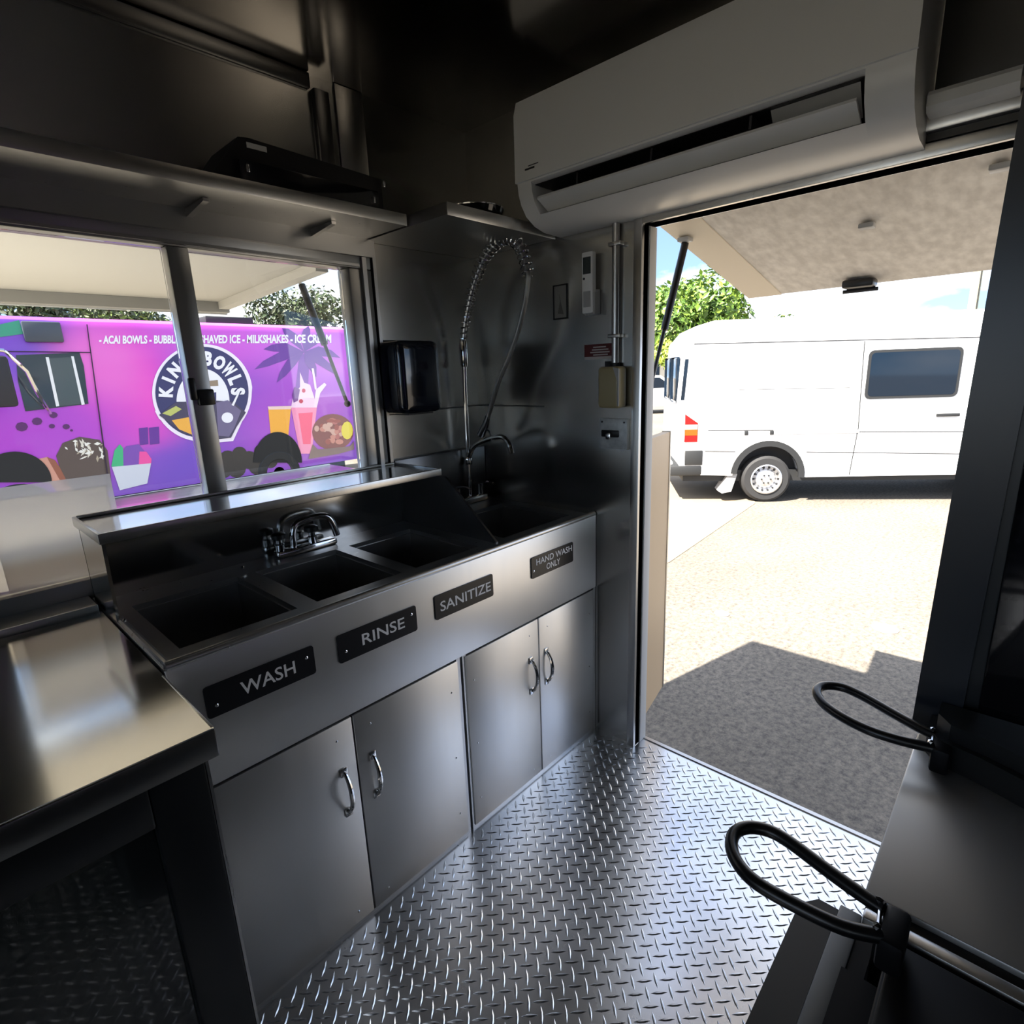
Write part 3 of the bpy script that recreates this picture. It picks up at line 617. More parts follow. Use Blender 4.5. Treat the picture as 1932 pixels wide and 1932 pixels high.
for x in (-2.1, -1.3, -.5): obj('bracket', MB().prism([(.062, 1.0295), (.062, .80), (.08, .80), (.5, 1.015), (.5, 1.0295)], fxx, x-.01, x+.01), STEELX, s)

# ================================================================== GROUND
GZ0 = -.55
def ground_mat():
    M = mat('sunbaked asphalt', (.40, .35, .285), .9); t_ = M.node_tree; b = t_.nodes['Principled BSDF']
    c = t_.nodes.new('ShaderNodeTexCoord')
    def no(s, d_, r=.6):
        n = t_.nodes.new('ShaderNodeTexNoise'); n.inputs['Scale'].default_value = s; n.inputs['Detail'].default_value = d_; n.inputs['Roughness'].default_value = r
        t_.links.new(c.outputs['Object'], n.inputs[0]); return n
    fine = no(26, 8, .8); big = no(.55, 4); vor = t_.nodes.new('ShaderNodeTexVoronoi'); vor.inputs['Scale'].default_value = 60
    t_.links.new(c.outputs['Object'], vor.inputs[0])
    r1 = t_.nodes.new('ShaderNodeValToRGB'); e_ = r1.color_ramp.elements; e_[0].position = .36; e_[0].color = (.07, .064, .056, 1); e_[1].position = .62; e_[1].color = (.245, .21, .165, 1)
    r2 = t_.nodes.new('ShaderNodeValToRGB'); e_ = r2.color_ramp.elements; e_[0].position = .30; e_[0].color = (.72, .72, .72, 1); e_[1].position = .6; e_[1].color = (1, 1, 1, 1)
    mxx = t_.nodes.new('ShaderNodeMix'); mxx.data_type = 'RGBA'; mxx.blend_type = 'MULTIPLY'; mxx.inputs[0].default_value = 1
    L_ = t_.links.new
    L_(fine.outputs[0], r1.inputs[0]); L_(big.outputs[0], r2.inputs[0]); L_(r1.outputs[0], mxx.inputs[6]); L_(r2.outputs[0], mxx.inputs[7]); L_(mxx.outputs[2], b.inputs['Base Color'])
    bp = t_.nodes.new('ShaderNodeBump'); bp.inputs['Strength'].default_value = .5; bp.inputs['Distance'].default_value = .012
    L_(fine.outputs[0], bp.inputs['Height']); L_(bp.outputs[0], b.inputs['Normal']); return M
gm = ground_mat()
struct('ground', MB().add([(-60, -60, GZ0), (90, -60, GZ0), (90, 90, GZ0), (-60, 90, GZ0)], [(0, 1, 2, 3)]), gm)
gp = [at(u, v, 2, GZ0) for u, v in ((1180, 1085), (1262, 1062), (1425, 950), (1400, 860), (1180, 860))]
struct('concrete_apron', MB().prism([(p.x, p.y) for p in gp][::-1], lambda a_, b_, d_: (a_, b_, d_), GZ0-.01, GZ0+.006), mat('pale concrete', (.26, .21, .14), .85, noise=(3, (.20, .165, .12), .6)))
for k, (u, v, r_) in enumerate(((1670, 1186, .09), (1362, 1158, .06))):
    q = at(u, v, 2, GZ0); o = obj('drain_cover', MB().lathe([(r_, 0), (r_, .004), (r_*.9, .006), (r_*.85, .003)], (q.x, q.y, GZ0+.0005)), mat('cover grey', (.22, .20, .18), .7))
    tag(o, ('round grey cover set in the sunlit ground', 'small grey cover in the ground nearer the open door')[k], 'drain cover')

# ================================================================== WHITE VAN
VW = at(1443, 948, 2, GZ0); VR = math.atan2(-.833, .553)
van = thing('white_van', (VW.x, VW.y, GZ0), 'white panel van parked outside the doorway', 'van', rz=VR)
VP = mat('van white paint', (.80, .80, .79), .3, coat=.3); VG = mat('van seam grey', (.035, .035, .037), .7)
TYRE = mat('tyre rubber', (.022, .022, .023), .75); VD = mat('van dark trim', (.016, .017, .018), .6)
VGL = mat('van window glass', (.004, .010, .020), .04, spec=.35)
def vloc(name, mb, m_, parent=None, **k): return obj(name, mb, m_, parent or van, local=True, **k)
fs_ = lambda a_, b_, d_: (a_, d_, b_)           # (s, z, depth)
WB = 3.55
arch = lambda cx: [(cx+.47*math.cos(math.radians(t_)), .40+.47*math.sin(math.radians(t_))) for t_ in range(0, 181, 15)]
outline = [(-1.20, .42), (-1.27, .75), (-1.27, 1.5), (-1.22, 2.30), (-1.05, 2.50), (-.8, 2.565), (3.2, 2.535), (3.7, 2.40), (4.35, 1.55), (4.95, 1.25), (5.15, .95), (5.15, .40)]
outline = outline+[(WB+.47, .40)]+arch(WB)[1:-1]+[(WB-.47, .40)]+[(.47, .37)]+arch(0)[1:-1]+[(-.47, .40)]
bm = bmesh.new(); n = len(outline)
v0 = [bm.verts.new((a_, 0, b_)) for a_, b_ in outline]; v1 = [bm.verts.new((a_, 1.95, b_)) for a_, b_ in outline]
bm.faces.new(v0); bm.faces.new(v1[::-1])
for i in range(n): bm.faces.new((v0[i], v0[(i+1) % n], v1[(i+1) % n], v1[i]))
bmesh.ops.recalc_face_normals(bm, faces=bm.faces)
ed = [e for e in bm.edges if abs(e.verts[0].co.y-e.verts[1].co.y) < .01 and min(e.verts[0].co.z, e.verts[1].co.z) > .95 and len(e.link_faces) == 2]
bmesh.ops.bevel(bm, geom=ed, offset=.11, segments=4, affect='EDGES', profile=.5)
bmesh.ops.triangulate(bm, faces=[f_ for f_ in bm.faces if len(f_.verts) > 4])
vloc('body', MB().bm(bm), VP, sharp=28)
vloc('underbody', MB().box((-1.15, .12, .30), (5.0, 1.83, .46)), VD)
def seam(pts, w=.012):
    for a_, b_ in zip(pts, pts[1:]):
        A = Vector((a_[0], 0, a_[1])); B = Vector((b_[0], 0, b_[1])); d_ = (B-A).normalized(); n_ = Vector((-d_.z, 0, d_.x))*w/2
        vloc('panel_seam', MB().add([A-n_+Vector((0, -.003, 0)), B-n_+Vector((0, -.003, 0)), B+n_+Vector((0, -.003, 0)), A+n_+Vector((0, -.003, 0)),
                             A-n_+Vector((0, .002, 0)), B-n_+Vector((0, .002, 0)), B+n_+Vector((0, .002, 0)), A+n_+Vector((0, .002, 0))], [(0, 1, 2, 3), (7, 6, 5, 4), (0, 4, 5, 1), (1, 5, 6, 2), (2, 6, 7, 3), (3, 7, 4, 0)]), VG)
seam([(-1.08, 2.26), (3.3, 2.17)], .014); seam([(1.10, 2.20), (1.14, 1.05), (1.09, .40)]); seam([(2.72, 2.2), (2.76, 1.0), (2.70, .40)])
seam([(-.84, 1.06), (.04, 1.045)]); seam([(1.16, 1.0), (3.2, .96)]); seam([(-.87, .76), (-.45, .75)]); seam([(.5, .73), (3.05, .66)]); seam([(-.45, 1.62), (.98, 1.60)], .006)
vloc('door_rail', MB().rbox((.04, -.012, .985), (1.16, .004, 1.03), .004), GREYP)
for s_ in (-.32, .02): vloc('hinge', MB().rbox((s_-.025, -.022, .985), (s_+.025, .0, 1.045), .005), VD)
wn = vloc('window', MB().rbox((1.17, -.012, 1.44), (2.30, .01, 2.08), .07, 4, keep=1), VD)
obj('pane', MB().rbox((1.205, -.0145, 1.475), (2.265, -.0125, 2.045), .05, 4, keep=1), VGL, wn, local=True)
vloc('door_handle', MB().rbox((2.08, -.035, 1.185), (2.36, -.004, 1.225), .008), VD)
tl = vloc('tail_light', MB().prism([(-1.165, .90), (-.985, .90), (-.985, 1.17), (-1.165, 1.30)], fs_, -.014, .002), mat('tail light red', (.22, .006, .006), .2))
obj('indicator', MB().box((-1.163, -.0165, .995), (-.988, -.0145, 1.08)), mat('indicator orange', (.36, .075, .006), .2), tl, local=True)
obj('reverse_lamp', MB().box((-1.163, -.0165, 1.08), (-.988, -.0145, 1.15)), mat('reverse lamp white', (.40, .32, .28), .2), tl, local=True)
vloc('rear_bumper', MB().rbox((-1.36, -.01, .40), (-.90, 1.96, .56), .03).rbox((-1.15, -.015, .56), (-.90, .10, .775), .01), VD)
vloc('rear_step', MB().rbox((-1.40, .10, .43), (-1.30, 1.85, .60), .02), WHITEPAINT)
vloc('rear_window', MB().rbox((-1.275, .15, 1.45), (-1.255, .90, 2.10), .03), VGL); vloc('rear_window', MB().rbox((-1.275, 1.05, 1.45), (-1.255, 1.80, 2.10), .03), VGL)
vloc('corner_window', MB().prism([(-1.235, 1.50), (-1.185, 1.50), (-1.145, 2.06), (-1.195, 2.06)], fs_, -.004, .004), VGL)
for cx in (0, WB):
    a0 = [(cx+.50*math.cos(math.radians(t_)), .40+.50*math.sin(math.radians(t_))) for t_ in range(-4, 185, 9)]; a1 = [(cx+.42*math.cos(math.radians(t_)), .40+.42*math.sin(math.radians(t_))) for t_ in range(-4, 185, 9)]
    vloc('arch_flare', MB().prism(a0+a1[::-1], fs_, -.02, .02), VD)
    vloc('arch_liner', MB().prism([(cx+.44*math.cos(math.radians(t_)), .40+.44*math.sin(math.radians(t_))) for t_ in range(0, 181, 15)], fs_, .25, .30), TYRE)
    for yy in (.02, 1.70):
        wh = vloc('wheel', MB().lathe([(.02, .07), (.20, .07), (.206, .002), (.30, .0), (.335, .03), (.34, .10), (.335, .19), (.30, .22), (.20, .22)], (cx, yy, .34), (0, 1, 0), 36), TYRE)
        sd_ = -1 if yy < 1 else 1; yc = yy if yy < 1 else yy+.22
        obj('rim', MB().lathe([(.205, .0), (.215, .012), (.20, .02), (.185, -.02), (.15, -.045), (.12, -.02), (.09, -.005), (.03, -.004)] if sd_ < 0 else [(.205, 0), (.205, .01), (.03, .01)], (cx, yc, .34), (0, sd_, 0), 36, cap0=False), mat('wheel silver', (.62, .62, .63), .3, .8), wh, local=True)
        for k in range(14 if yy < 1 else 0):
            an = 2*math.pi*k/14; obj('rim_slot', MB().rbox((cx+.168*math.cos(an)-.014, yc-.004+.02, .34+.168*math.sin(an)-.014), (cx+.168*math.cos(an)+.014, yc+.045, .34+.168*math.sin(an)+.014), .004, 1), TYRE, wh, local=True)
        for k in range(6 if yy < 1 else 0):
            an = 2*math.pi*k/6; obj('wheel_nut', MB().cyl((cx+.062*math.cos(an), yc-.012, .34+.062*math.sin(an)), (cx+.062*math.cos(an), yc+.01, .34+.062*math.sin(an)), .012, 6), VD, wh, local=True)
vloc('mud_flap', MB().prism([(-.52, .42), (-.40, .42), (-.47, .16), (-.60, .13), (-.66, .17)], fs_, .02, .26), mat('mud flap', (.30, .30, .30), .6))
vloc('windscreen', MB().add([(3.72, .2, 2.36), (4.33, .2, 1.57), (4.33, 1.75, 1.57), (3.72, 1.75, 2.36), (3.74, .2, 2.38), (4.36, .2, 1.59), (4.36, 1.75, 1.59), (3.74, 1.75, 2.38)], [(0, 1, 2, 3), (7, 6, 5, 4), (0, 4, 5, 1), (1, 5, 6, 2), (2, 6, 7, 3), (3, 7, 4, 0)]), VGL)
vloc('window', MB().prism([(2.85, 1.45), (4.15, 1.45), (3.62, 2.10), (2.85, 2.10)], fs_, -.006, .004), VGL)

# ================================================================== PURPLE FOOD TRUCK
TY = 8.0
tr = thing('food_truck', (1.0, TY+1.15, GZ0), 'purple and pink printed food truck outside the serving window', 'food truck')
def wrap():
    M = mat('printed wrap', (.2, .05, .45), .35, coat=.3); t_ = M.node_tree; b = t_.nodes['Principled BSDF']; L_ = t_.links.new
    c = t_.nodes.new('ShaderNodeTexCoord'); base = world_loc(tr); col = None
    r0 = t_.nodes.new('ShaderNodeRGB'); r0.outputs[0].default_value = (.20, .06, .50, 1); col = r0.outputs[0]
    for (u, v), rad, cc, st in (((430, 620), (2.6, 1.0), (.66, .10, .62), .9), ((620, 640), (2.2, 1.6), (.62, .14, .70), .9), ((560, 790), (1.9, 1.3), (.42, .06, .55), .8), ((240, 740), (1.0, 1.5), (.80, .06, .52), 1.0), ((185, 690), (.8, .8), (.80, .14, .56), .9), ((90, 830), (1.6, 1.0), (.46, .05, .56), .9), ((320, 880), (1.0, .5), (.15, .06, .52), .8)):
        p = at(u, v, 1, TY)-base; mm = t_.nodes.new('ShaderNodeMapping'); mm.vector_type = 'TEXTURE'; mm.inputs['Location'].default_value = (p.x, p.y, p.z); mm.inputs['Scale'].default_value = (rad[0], 50, rad[1])
        L_(c.outputs['Object'], mm.inputs[0]); g_ = t_.nodes.new('ShaderNodeTexGradient'); g_.gradient_type = 'SPHERICAL'; L_(mm.outputs[0], g_.inputs[0])
        e_ = t_.nodes.new('ShaderNodeMapRange'); e_.inputs['From Max'].default_value = .75; e_.inputs['To Max'].default_value = st; e_.interpolation_type = 'SMOOTHSTEP'; L_(g_.outputs['Fac'], e_.inputs[0])
        x_ = t_.nodes.new('ShaderNodeMix'); x_.data_type = 'RGBA'; x_.inputs[7].default_value = (*cc, 1); L_(e_.outputs[0], x_.inputs[0]); L_(col, x_.inputs[6]); col = x_.outputs[2]
    L_(col, b.inputs['Base Color']); return M
WRAP = wrap()
ztop = at(260, 600, 1, TY).z-.02; xr = at(662, 720, 1, TY).x; xf = -4.6
sec = [(TY, -.12), (TY, ztop-.14), (TY+.03, ztop-.05), (TY+.12, ztop), (TY+2.18, ztop), (TY+2.27, ztop-.05), (TY+2.3, ztop-.14), (TY+2.3, -.12)]
mb = MB().prism(sec, fxx, -2.6, xr)
mb.add([(xf, TY+.1, -.1), (xf, TY+2.2, -.1), (xf, TY+2.2, 1.0), (xf, TY+.1, 1.0), (-2.6, TY, -.12), (-2.6, TY+2.3, -.12), (-2.6, TY+2.3, ztop-.2), (-2.6, TY, ztop-.2), (-3.4, TY+.1, ztop-.3), (-3.4, TY+2.2, ztop-.3)],
       [(0, 1, 2, 3), (3, 2, 9, 8), (8, 9, 6, 7), (0, 3, 8, 7, 4), (1, 5, 6, 9, 2), (0, 4, 5, 1)])
obj('body', mb, WRAP, tr, sharp=30)
obj('chassis', MB().box((xf+.3, TY+.2, -.32), (xr-.2, TY+2.1, -.125)), VD, tr)
q = at(430, 598, 1, TY+.8); obj('roof_vent', MB().rbox((q.x-.45, TY+.6, ztop+.001), (q.x+.35, TY+1.3, ztop+.16), .03), VD, tr)
LAY = [0]
def dec(name, polys, col, rough=.4, layer=1, m_=None):
    """flat printed shape on the truck's side: outline pixels mapped onto the side panel"""
    mb = MB(); y = TY-.0025*layer
    for P in polys: mb.add([at(u, v, 1, y) for u, v in P], [tuple(range(len(P)))])
    return obj(name, mb, m_ or mat('print %s' % (tuple(round(c_, 3) for c_ in col),), col, rough), tr, sharp=0)
def ell(cx, cy, rx, ry, n=28, a0=0, a1=360): return [(cx+rx*math.cos(math.radians(a0+(a1-a0)*i/n)), cy+ry*math.sin(math.radians(a0+(a1-a0)*i/n))) for i in range(n if a1-a0 == 360 else n+1)]
WH = (.86, .84, .88); NAVY = (.035, .035, .13); DKP = (.10, .03, .20)
# menu line
vs, fs2 = glyphs('- ACAI BOWLS - BUBBLE TEA - SHAVED ICE - MILKSHAKES - ICE CREAM', 1.0, .04); mw = max(v[0] for v in vs); mh = max(v[1] for v in vs)
mb = MB(); mb.add([at(187+a_/mw*438, 649-b_/mh*16-a_/mw*2, 1, TY-.005) for a_, b_ in vs], fs2); obj('menu_lettering', mb, mat('print white', WH, .4), tr, sharp=0)
# palm tree
fr_ = []
for cx, cy, pts in ((572, 662, [(-40, -48), (-92, 30), (-75, -8), (10, -52), (42, -35), (70, 8), (62, 40), (-50, 55), (25, 45)]),):
    for dx, dy in pts:
        L__ = math.hypot(dx, dy); nx, ny = -dy/L__, dx/L__; w_ = 9; sag = 10
        fr_.append([(cx+2, cy+2), (cx+dx*.45+nx*w_, cy+dy*.45+ny*w_-sag*.3), (cx+dx*.8+nx*w_*.6, cy+dy*.8+ny*w_*.6), (cx+dx, cy+dy+sag*.5), (cx+dx*.75-nx*w_*.8, cy+dy*.75-ny*w_*.8), (cx+dx*.4-nx*w_, cy+dy*.4-ny*w_-sag*.3)])
for k, P in enumerate(fr_): dec('palm_frond_print', [P], (.16, .05, .34), layer=1+k*.2)
dec('palm_trunk_print', [[(565, 668), (585, 668), (577, 790), (551, 790)]], (.20, .05, .40), layer=.9)
# round badge
dec('badge_print', [[(p[0]+(1.5 if k > 40 else 0), p[1]) for k, p in enumerate(ell(381, 741, 94, 92, 56))]], (.88, .80, .90), layer=3)
dec('badge_print', [[(292, 775), (300, 790), (340, 822), (400, 836), (440, 832), (452, 806), (470, 765)]], (.88, .80, .90), layer=3.4)
dec('badge_print', [ell(381, 740, 88, 86, 56)], NAVY, layer=4)
dec('badge_print', [[(302, 784), (345, 816), (400, 829), (436, 826), (446, 800), (462, 770)]], NAVY, layer=4.5)
dec('badge_print', [ell(383, 758, 50, 62, 30, 180, 360)], WH, layer=5)
dec('badge_print', [[(352, 718), (375, 718), (375, 729), (354, 730)], [(388, 719), (411, 717), (412, 728), (388, 729)]], (.30, .22, .15), layer=6)
dec('badge_print', [[(361, 742), (372, 742), (376, 765), (363, 765)], [(392, 742), (408, 740), (408, 758), (394, 758)]], NAVY, layer=6)
dec('badge_print', [[(300, 783), (330, 760), (383, 754), (440, 758), (464, 778), (446, 806), (436, 826), (400, 830), (345, 817)]], (.06, .05, .10), layer=6.5)
dec('badge_print', [[(324, 793), (384, 782), (388, 820), (362, 820), (338, 810)]], (.85, .42, .06), layer=7)
dec('badge_print', [[(306, 780), (332, 766), (343, 772), (322, 785)]], (.50, .52, .14), layer=7)
dec('badge_print', [[(408, 760), (430, 755), (455, 775), (442, 808), (432, 824), (412, 822)]], (.16, .13, .24), layer=7)
dec('badge_print', [ell(429, 788, 11, 10, 16)], WH, layer=8); dec('badge_print', [[(437, 764), (450, 738), (452, 741), (441, 766)]], WH, layer=8)
txt = 'KING BOWLS'
for i, ch in enumerate(txt):
    if ch == ' ': continue
    a_ = math.radians(183+i*(174/9.0)); vs, fs2 = glyphs(ch, 1.0, .055); gw = max(v[0] for v in vs); gh = max(v[1] for v in vs)
    cx, cy = 381+68*math.cos(a_), 742+66*math.sin(a_); mb = MB(); th = a_+math.pi/2; W_ = 17*min(gw/.62, 1.25); H_ = 27
    mb.add([at(cx+(p_/gw-.5)*W_*math.cos(th)+(q_/gh-.5)*H_*math.sin(th), cy+(p_/gw-.5)*W_*math.sin(th)-(q_/gh-.5)*H_*math.cos(th), 1, TY-.0025*6) for p_, q_ in vs], fs2)
    obj('badge_letter', mb, mat('print white', WH, .4), tr, sharp=0)
# cups and bowls printed along the skirt
dec('cup_print', [[(506, 770), (549, 769), (544, 822), (511, 822)]], (.90, .42, .05), layer=2); dec('cup_print', [[(505, 767), (550, 766), (549, 772), (507, 773)]], (.85, .6, .55), layer=2.5)
dec('shake_print', [[(549, 768), (598, 768), (592, 820), (588, 856), (566, 856), (558, 815)]], (.90, .30, .48), layer=2)
dec('shake_print', [[(563, 780), (590, 778), (586, 838), (572, 838)]], (.90, .10, .22), layer=2.6)
dec('shake_print', [[(549, 769), (553, 748), (566, 730), (566, 702), (574, 722), (585, 726), (593, 750), (598, 769)]], (.88, .62, .78), layer=2.5)
dec('straw_print', [[(588, 695), (592, 695), (598, 735), (594, 735)], [(596, 735), (612, 722), (616, 726), (604, 742), (598, 768), (592, 768)]], (.90, .70, .85), layer=2.8)
dec('shake_print', [ell(573, 737, 3.5, 4, 10), ell(568, 757, 4, 4, 10)], (.55, .02, .08), layer=3)
dec('leaf_print', [[(551, 745), (556, 730), (566, 735), (562, 756), (554, 760)]], (.16, .04, .26), layer=3)
dec('acai_bowl_print', [ell(628, 815, 39, 34, 28)], (.20, .05, .06), layer=3)
random.seed(5)
for k in range(26):
    r_ = random.random()**.5; an = random.random()*6.28; c_ = random.choice([(.42, .12, .12), (.60, .36, .30), (.30, .06, .06), (.55, .22, .18)])
    dec('fruit_print', [ell(628+r_*32*math.cos(an), 815+r_*27*math.sin(an), random.uniform(4, 8), random.uniform(3, 6), 9)], c_, layer=3.4+k*.05)
dec('acai_bowl_print', [[(590, 838), (600, 848), (660, 842), (668, 832), (668, 848), (640, 856), (582, 866)]], (.20, .13, .13), layer=5)
dec('flower_print', [ell(655, 812, 11, 17, 12)], (.75, .62, .06), layer=5)
dec('ice_cup_print', [[(222, 868), (238, 842), (262, 838), (276, 856), (285, 874), (222, 882)]], (.20, .07, .42), layer=3); dec('ice_cup_print', [[(210, 880), (216, 850), (226, 838), (232, 845), (233, 882)]], (.05, .45, .20), layer=3.4)
dec('ice_cup_print', [[(262, 876), (263, 852), (276, 852), (286, 866), (285, 876)]], (.85, .08, .36), layer=3.4); dec('ice_cup_print', [[(211, 881), (285, 874), (278, 912), (226, 925)]], (.62, .64, .72), layer=4)
dec('coconut_bowl_print', [[(106, 860), (118, 836), (150, 824), (188, 830), (203, 850), (208, 890), (212, 925), (140, 935), (112, 880)]], (.10, .07, .06), layer=3)
for k in range(34):
    cx, cy = random.uniform(122, 196), random.uniform(826, 868); an = random.random()*3.14; l_, w_ = random.uniform(4, 8), random.uniform(1.5, 3.2); ca, sa = math.cos(an), math.sin(an)
    dec('flake_print', [[(cx+ca*l_, cy+sa*l_), (cx-sa*w_, cy+ca*w_), (cx-ca*l_, cy-sa*l_), (cx+sa*w_, cy-ca*w_)]], random.choice([(.75, .70, .60), (.85, .82, .75), (.45, .38, .28)]), layer=3.4+k*.04)
dec('cone_print', [[(62, 868), (90, 862), (124, 900), (138, 925), (110, 930), (84, 900)]], (.62, .30, .22), layer=2.6); dec('cone_print', [[(88, 862), (104, 868), (134, 915), (122, 922)]], (.30, .10, .06), layer=2.9)
for cx, cy, r_ in ((430, 866, 17), (452, 856, 14), (470, 868, 18), (494, 852, 15), (486, 880, 17), (446, 884, 18), (510, 870, 14), (422, 888, 15)): dec('pearl_print', [ell(cx, cy, r_, r_*.95, 16)], (.03, .03, .035), .15, layer=2+r_*.02+cx*.0004)
for cx, cy, r_ in ((80, 760, 11), (70, 795, 10), (101, 783, 8), (98, 804, 6), (125, 805, 7), (41, 805, 12), (135, 812, 3)): dec('berry_print', [ell(cx, cy, r_, r_*.75, 8)], (.10, .02, .13), layer=2)
for k, (x0_, x1_) in enumerate(((262, 279), (281, 300))): dec('vent_panel', [[(x0_, 808+k*-1), (x1_, 806-k), (x1_+1, 838-k), (x0_+2, 840-k)]], (.13, .03, .30), layer=2)
# cab window, seam, mirror, wheels
cw = dec('cab_window', [[(30, 670), (150, 665), (158, 690), (167, 762), (48, 776), (34, 720)]], (.02, .03, .03), .06, layer=3)
for P in ([(86, 674), (92, 674), (112, 766), (106, 767)], [(134, 672), (139, 672), (160, 763), (154, 764)]): dec('window_bar', [P], (.80, .80, .80), layer=4)
dec('window_pane', [[(92, 676), (134, 674), (154, 762), (112, 766)]], (.06, .075, .07), .08, layer=3.6)
dec('door_seam', [[(163, 612), (165, 612), (208, 922), (205, 922)], [(10, 662), (172, 664), (172, 666), (10, 664)]], (.02, .005, .03), layer=9)
obj('side_vent', MB().rbox((at(42, 625, 1, TY).x, TY-.05, at(80, 646, 1, TY).z), (at(116, 625, 1, TY).x, TY-.002, at(80, 607, 1, TY).z), .02), mat('vent slate', (.06, .07, .09), .4), tr)
dec('leaf_print', [[(0, 612), (36, 604), (44, 630), (0, 636)]], (.05, .32, .20), layer=2)
mp_ = at(12, 720, 1, TY-.55)
mi = obj('side_mirror', MB().rbox((mp_.x-.16, TY-.62, mp_.z-.30), (mp_.x+.06, TY-.50, mp_.z+.30), .04), VD, tr)
obj('mirror_arm', MB().tube([(mp_.x+.05, TY-.56, mp_.z+.36), (mp_.x+.22, TY-.5, mp_.z+.12), (mp_.x+.30, TY-.3, mp_.z-.15), (mp_.x+.42, TY-.02, mp_.z-.42)], .022, 8).tube([(mp_.x-.1, TY-.56, mp_.z+.38), (mp_.x+.05, TY-.56, mp_.z+.36)], .022, 8), CHROME, mi)
for u, v in ((524, 893), (28, 930)):
    q = at(u, 868 if u > 100 else 905, 1, TY); R_ = .40
    dec('wheel_arch', [ell(u, v-20, 46 if u > 100 else 70, 58 if u > 100 else 58, 24, 180, 360)], (.012, .012, .013), .7, layer=6)
    wh = obj('wheel', MB().lathe([(.02, .10), (.24, .10), (.246, .002), (.36, 0), (.40, .04), (.40, .22), (.36, .26), (.24, .26)], (q.x, TY-.03, GZ0+.40), (0, 1, 0), 32), TYRE, tr)
    obj('rim', MB().lathe([(.245, 0), (.235, -.015), (.20, -.05), (.10, -.03), (.02, -.03)], (q.x, TY-.03, GZ0+.40), (0, -1, 0), 28, cap0=False), mat('truck rim grey', (.10, .10, .10), .5, .5), wh)
# ================================================================== BACKGROUND
def leaf_tree(name, label, c, rx, rz, nblob, nleaf, ls, cols, seed, group, trunk=True, sparse=1.0, cat='tree'):
    random.seed(seed); c = Vector(c); t_ = thing(name, (c.x, c.y, GZ0), label, cat, group)
    blobs = []
    for k in range(nblob):
        an = random.random()*6.283; r_ = random.random()**.5*.62; h_ = random.uniform(-.45, .5)
        blobs.append((Vector((c.x+math.cos(an)*rx*r_, c.y+math.sin(an)*rx*r_, c.z+h_*rz)), random.uniform(.34, .52)))
    mbs = [MB() for _ in cols]
    for k in range(nleaf):
        b, s_ = random.choice(blobs); d_ = Vector((random.gauss(0, 1), random.gauss(0, 1), random.gauss(0, 1))).normalized()*random.uniform(.72, 1.04)
        p = b+Vector((d_.x*rx*s_, d_.y*rx*s_, d_.z*rz*s_*1.1)); nrm = (d_+Vector((random.gauss(0, .5), random.gauss(0, .5), random.gauss(0, .5)+.3))).normalized()
        e1 = nrm.orthogonal().normalized(); e1.rotate(Matrix.Rotation(random.random()*6.28, 3, nrm)); e2 = nrm.cross(e1); l_ = ls*random.uniform(.6, 1.3)
        mbs[random.randrange(len(cols))].add([p-e1*l_*.5, p+e2*l_*.24+nrm*l_*.06, p+e1*l_*.5, p-e2*l_*.24+nrm*l_*.06], [(0, 1, 2), (0, 2, 3)])
    for mb_, c_ in zip(mbs, cols):
        o_ = obj('foliage', mb_, mat('leaf %s' % (c_,), c_, .5), t_, sharp=0); o_['kind'] = 'stuff'
    if trunk:
        mbt = MB().tube([(c.x, c.y, GZ0), (c.x+.1, c.y, GZ0+(c.z-GZ0)*.5), (c.x, c.y, c.z)], [rx*.10, rx*.075, rx*.05], 10)
        for b, s_ in blobs[:6]: mbt.tube([(c.x, c.y, GZ0+(c.z-GZ0)*.55), b.lerp(Vector((c.x, c.y, c.z)), .4), b], [rx*.05, rx*.03, rx*.012], 7)
        obj('trunk', mbt, mat('bark', (.10, .075, .055), .9), t_)
    return t_
G1 = [(.10, .19, .022), (.17, .27, .03), (.06, .12, .015)]; G2 = [(.03, .05, .016), (.05, .07, .022), (.08, .09, .05)]
TG = 'trees beyond the parked vehicles'
leaf_tree('leafy_tree', 'large bright green tree behind the left end of the white van', far(1285, 625, 46), 6.0, 5.0, 16, 9000, .62, G1, 1, TG)
leaf_tree('leafy_tree', 'small green treetop just above the white van roof', far(1492, 640, 60), 3.0, 3.3, 8, 2500, .55, G1, 2, TG)
leaf_tree('shrub', 'yellow-green shrub left of the white van above the parked car', far(1262, 668, 26), .9, .7, 6, 1500, .25, [(.30, .36, .04), (.20, .28, .03)], 3, 'roadside shrubs', cat='shrub')
leaf_tree('leafy_tree', 'sparse dark tree behind the right end of the purple truck', far(555, 610, 19), 1.9, 1.3, 14, 3600, .20, G2, 4, TG)
leaf_tree('leafy_tree', 'dark tree above the purple truck cab', far(55, 588, 18), 1.3, .9, 10, 2200, .20, G2, 6, TG)
leaf_tree('leafy_tree', 'green and dark tree above the middle of the purple truck', far(235, 590, 25), 2.9, 1.2, 12, 3400, .26, G2+[(.16, .22, .05)], 7, TG)
leaf_tree('shrub', 'yellow flowering shrub by the rear of the purple truck', far(690, 806, 11.5), .5, .5, 6, 900, .12, [(.45, .42, .05), (.25, .30, .05)], 8, 'roadside shrubs', trunk=True, cat='shrub')
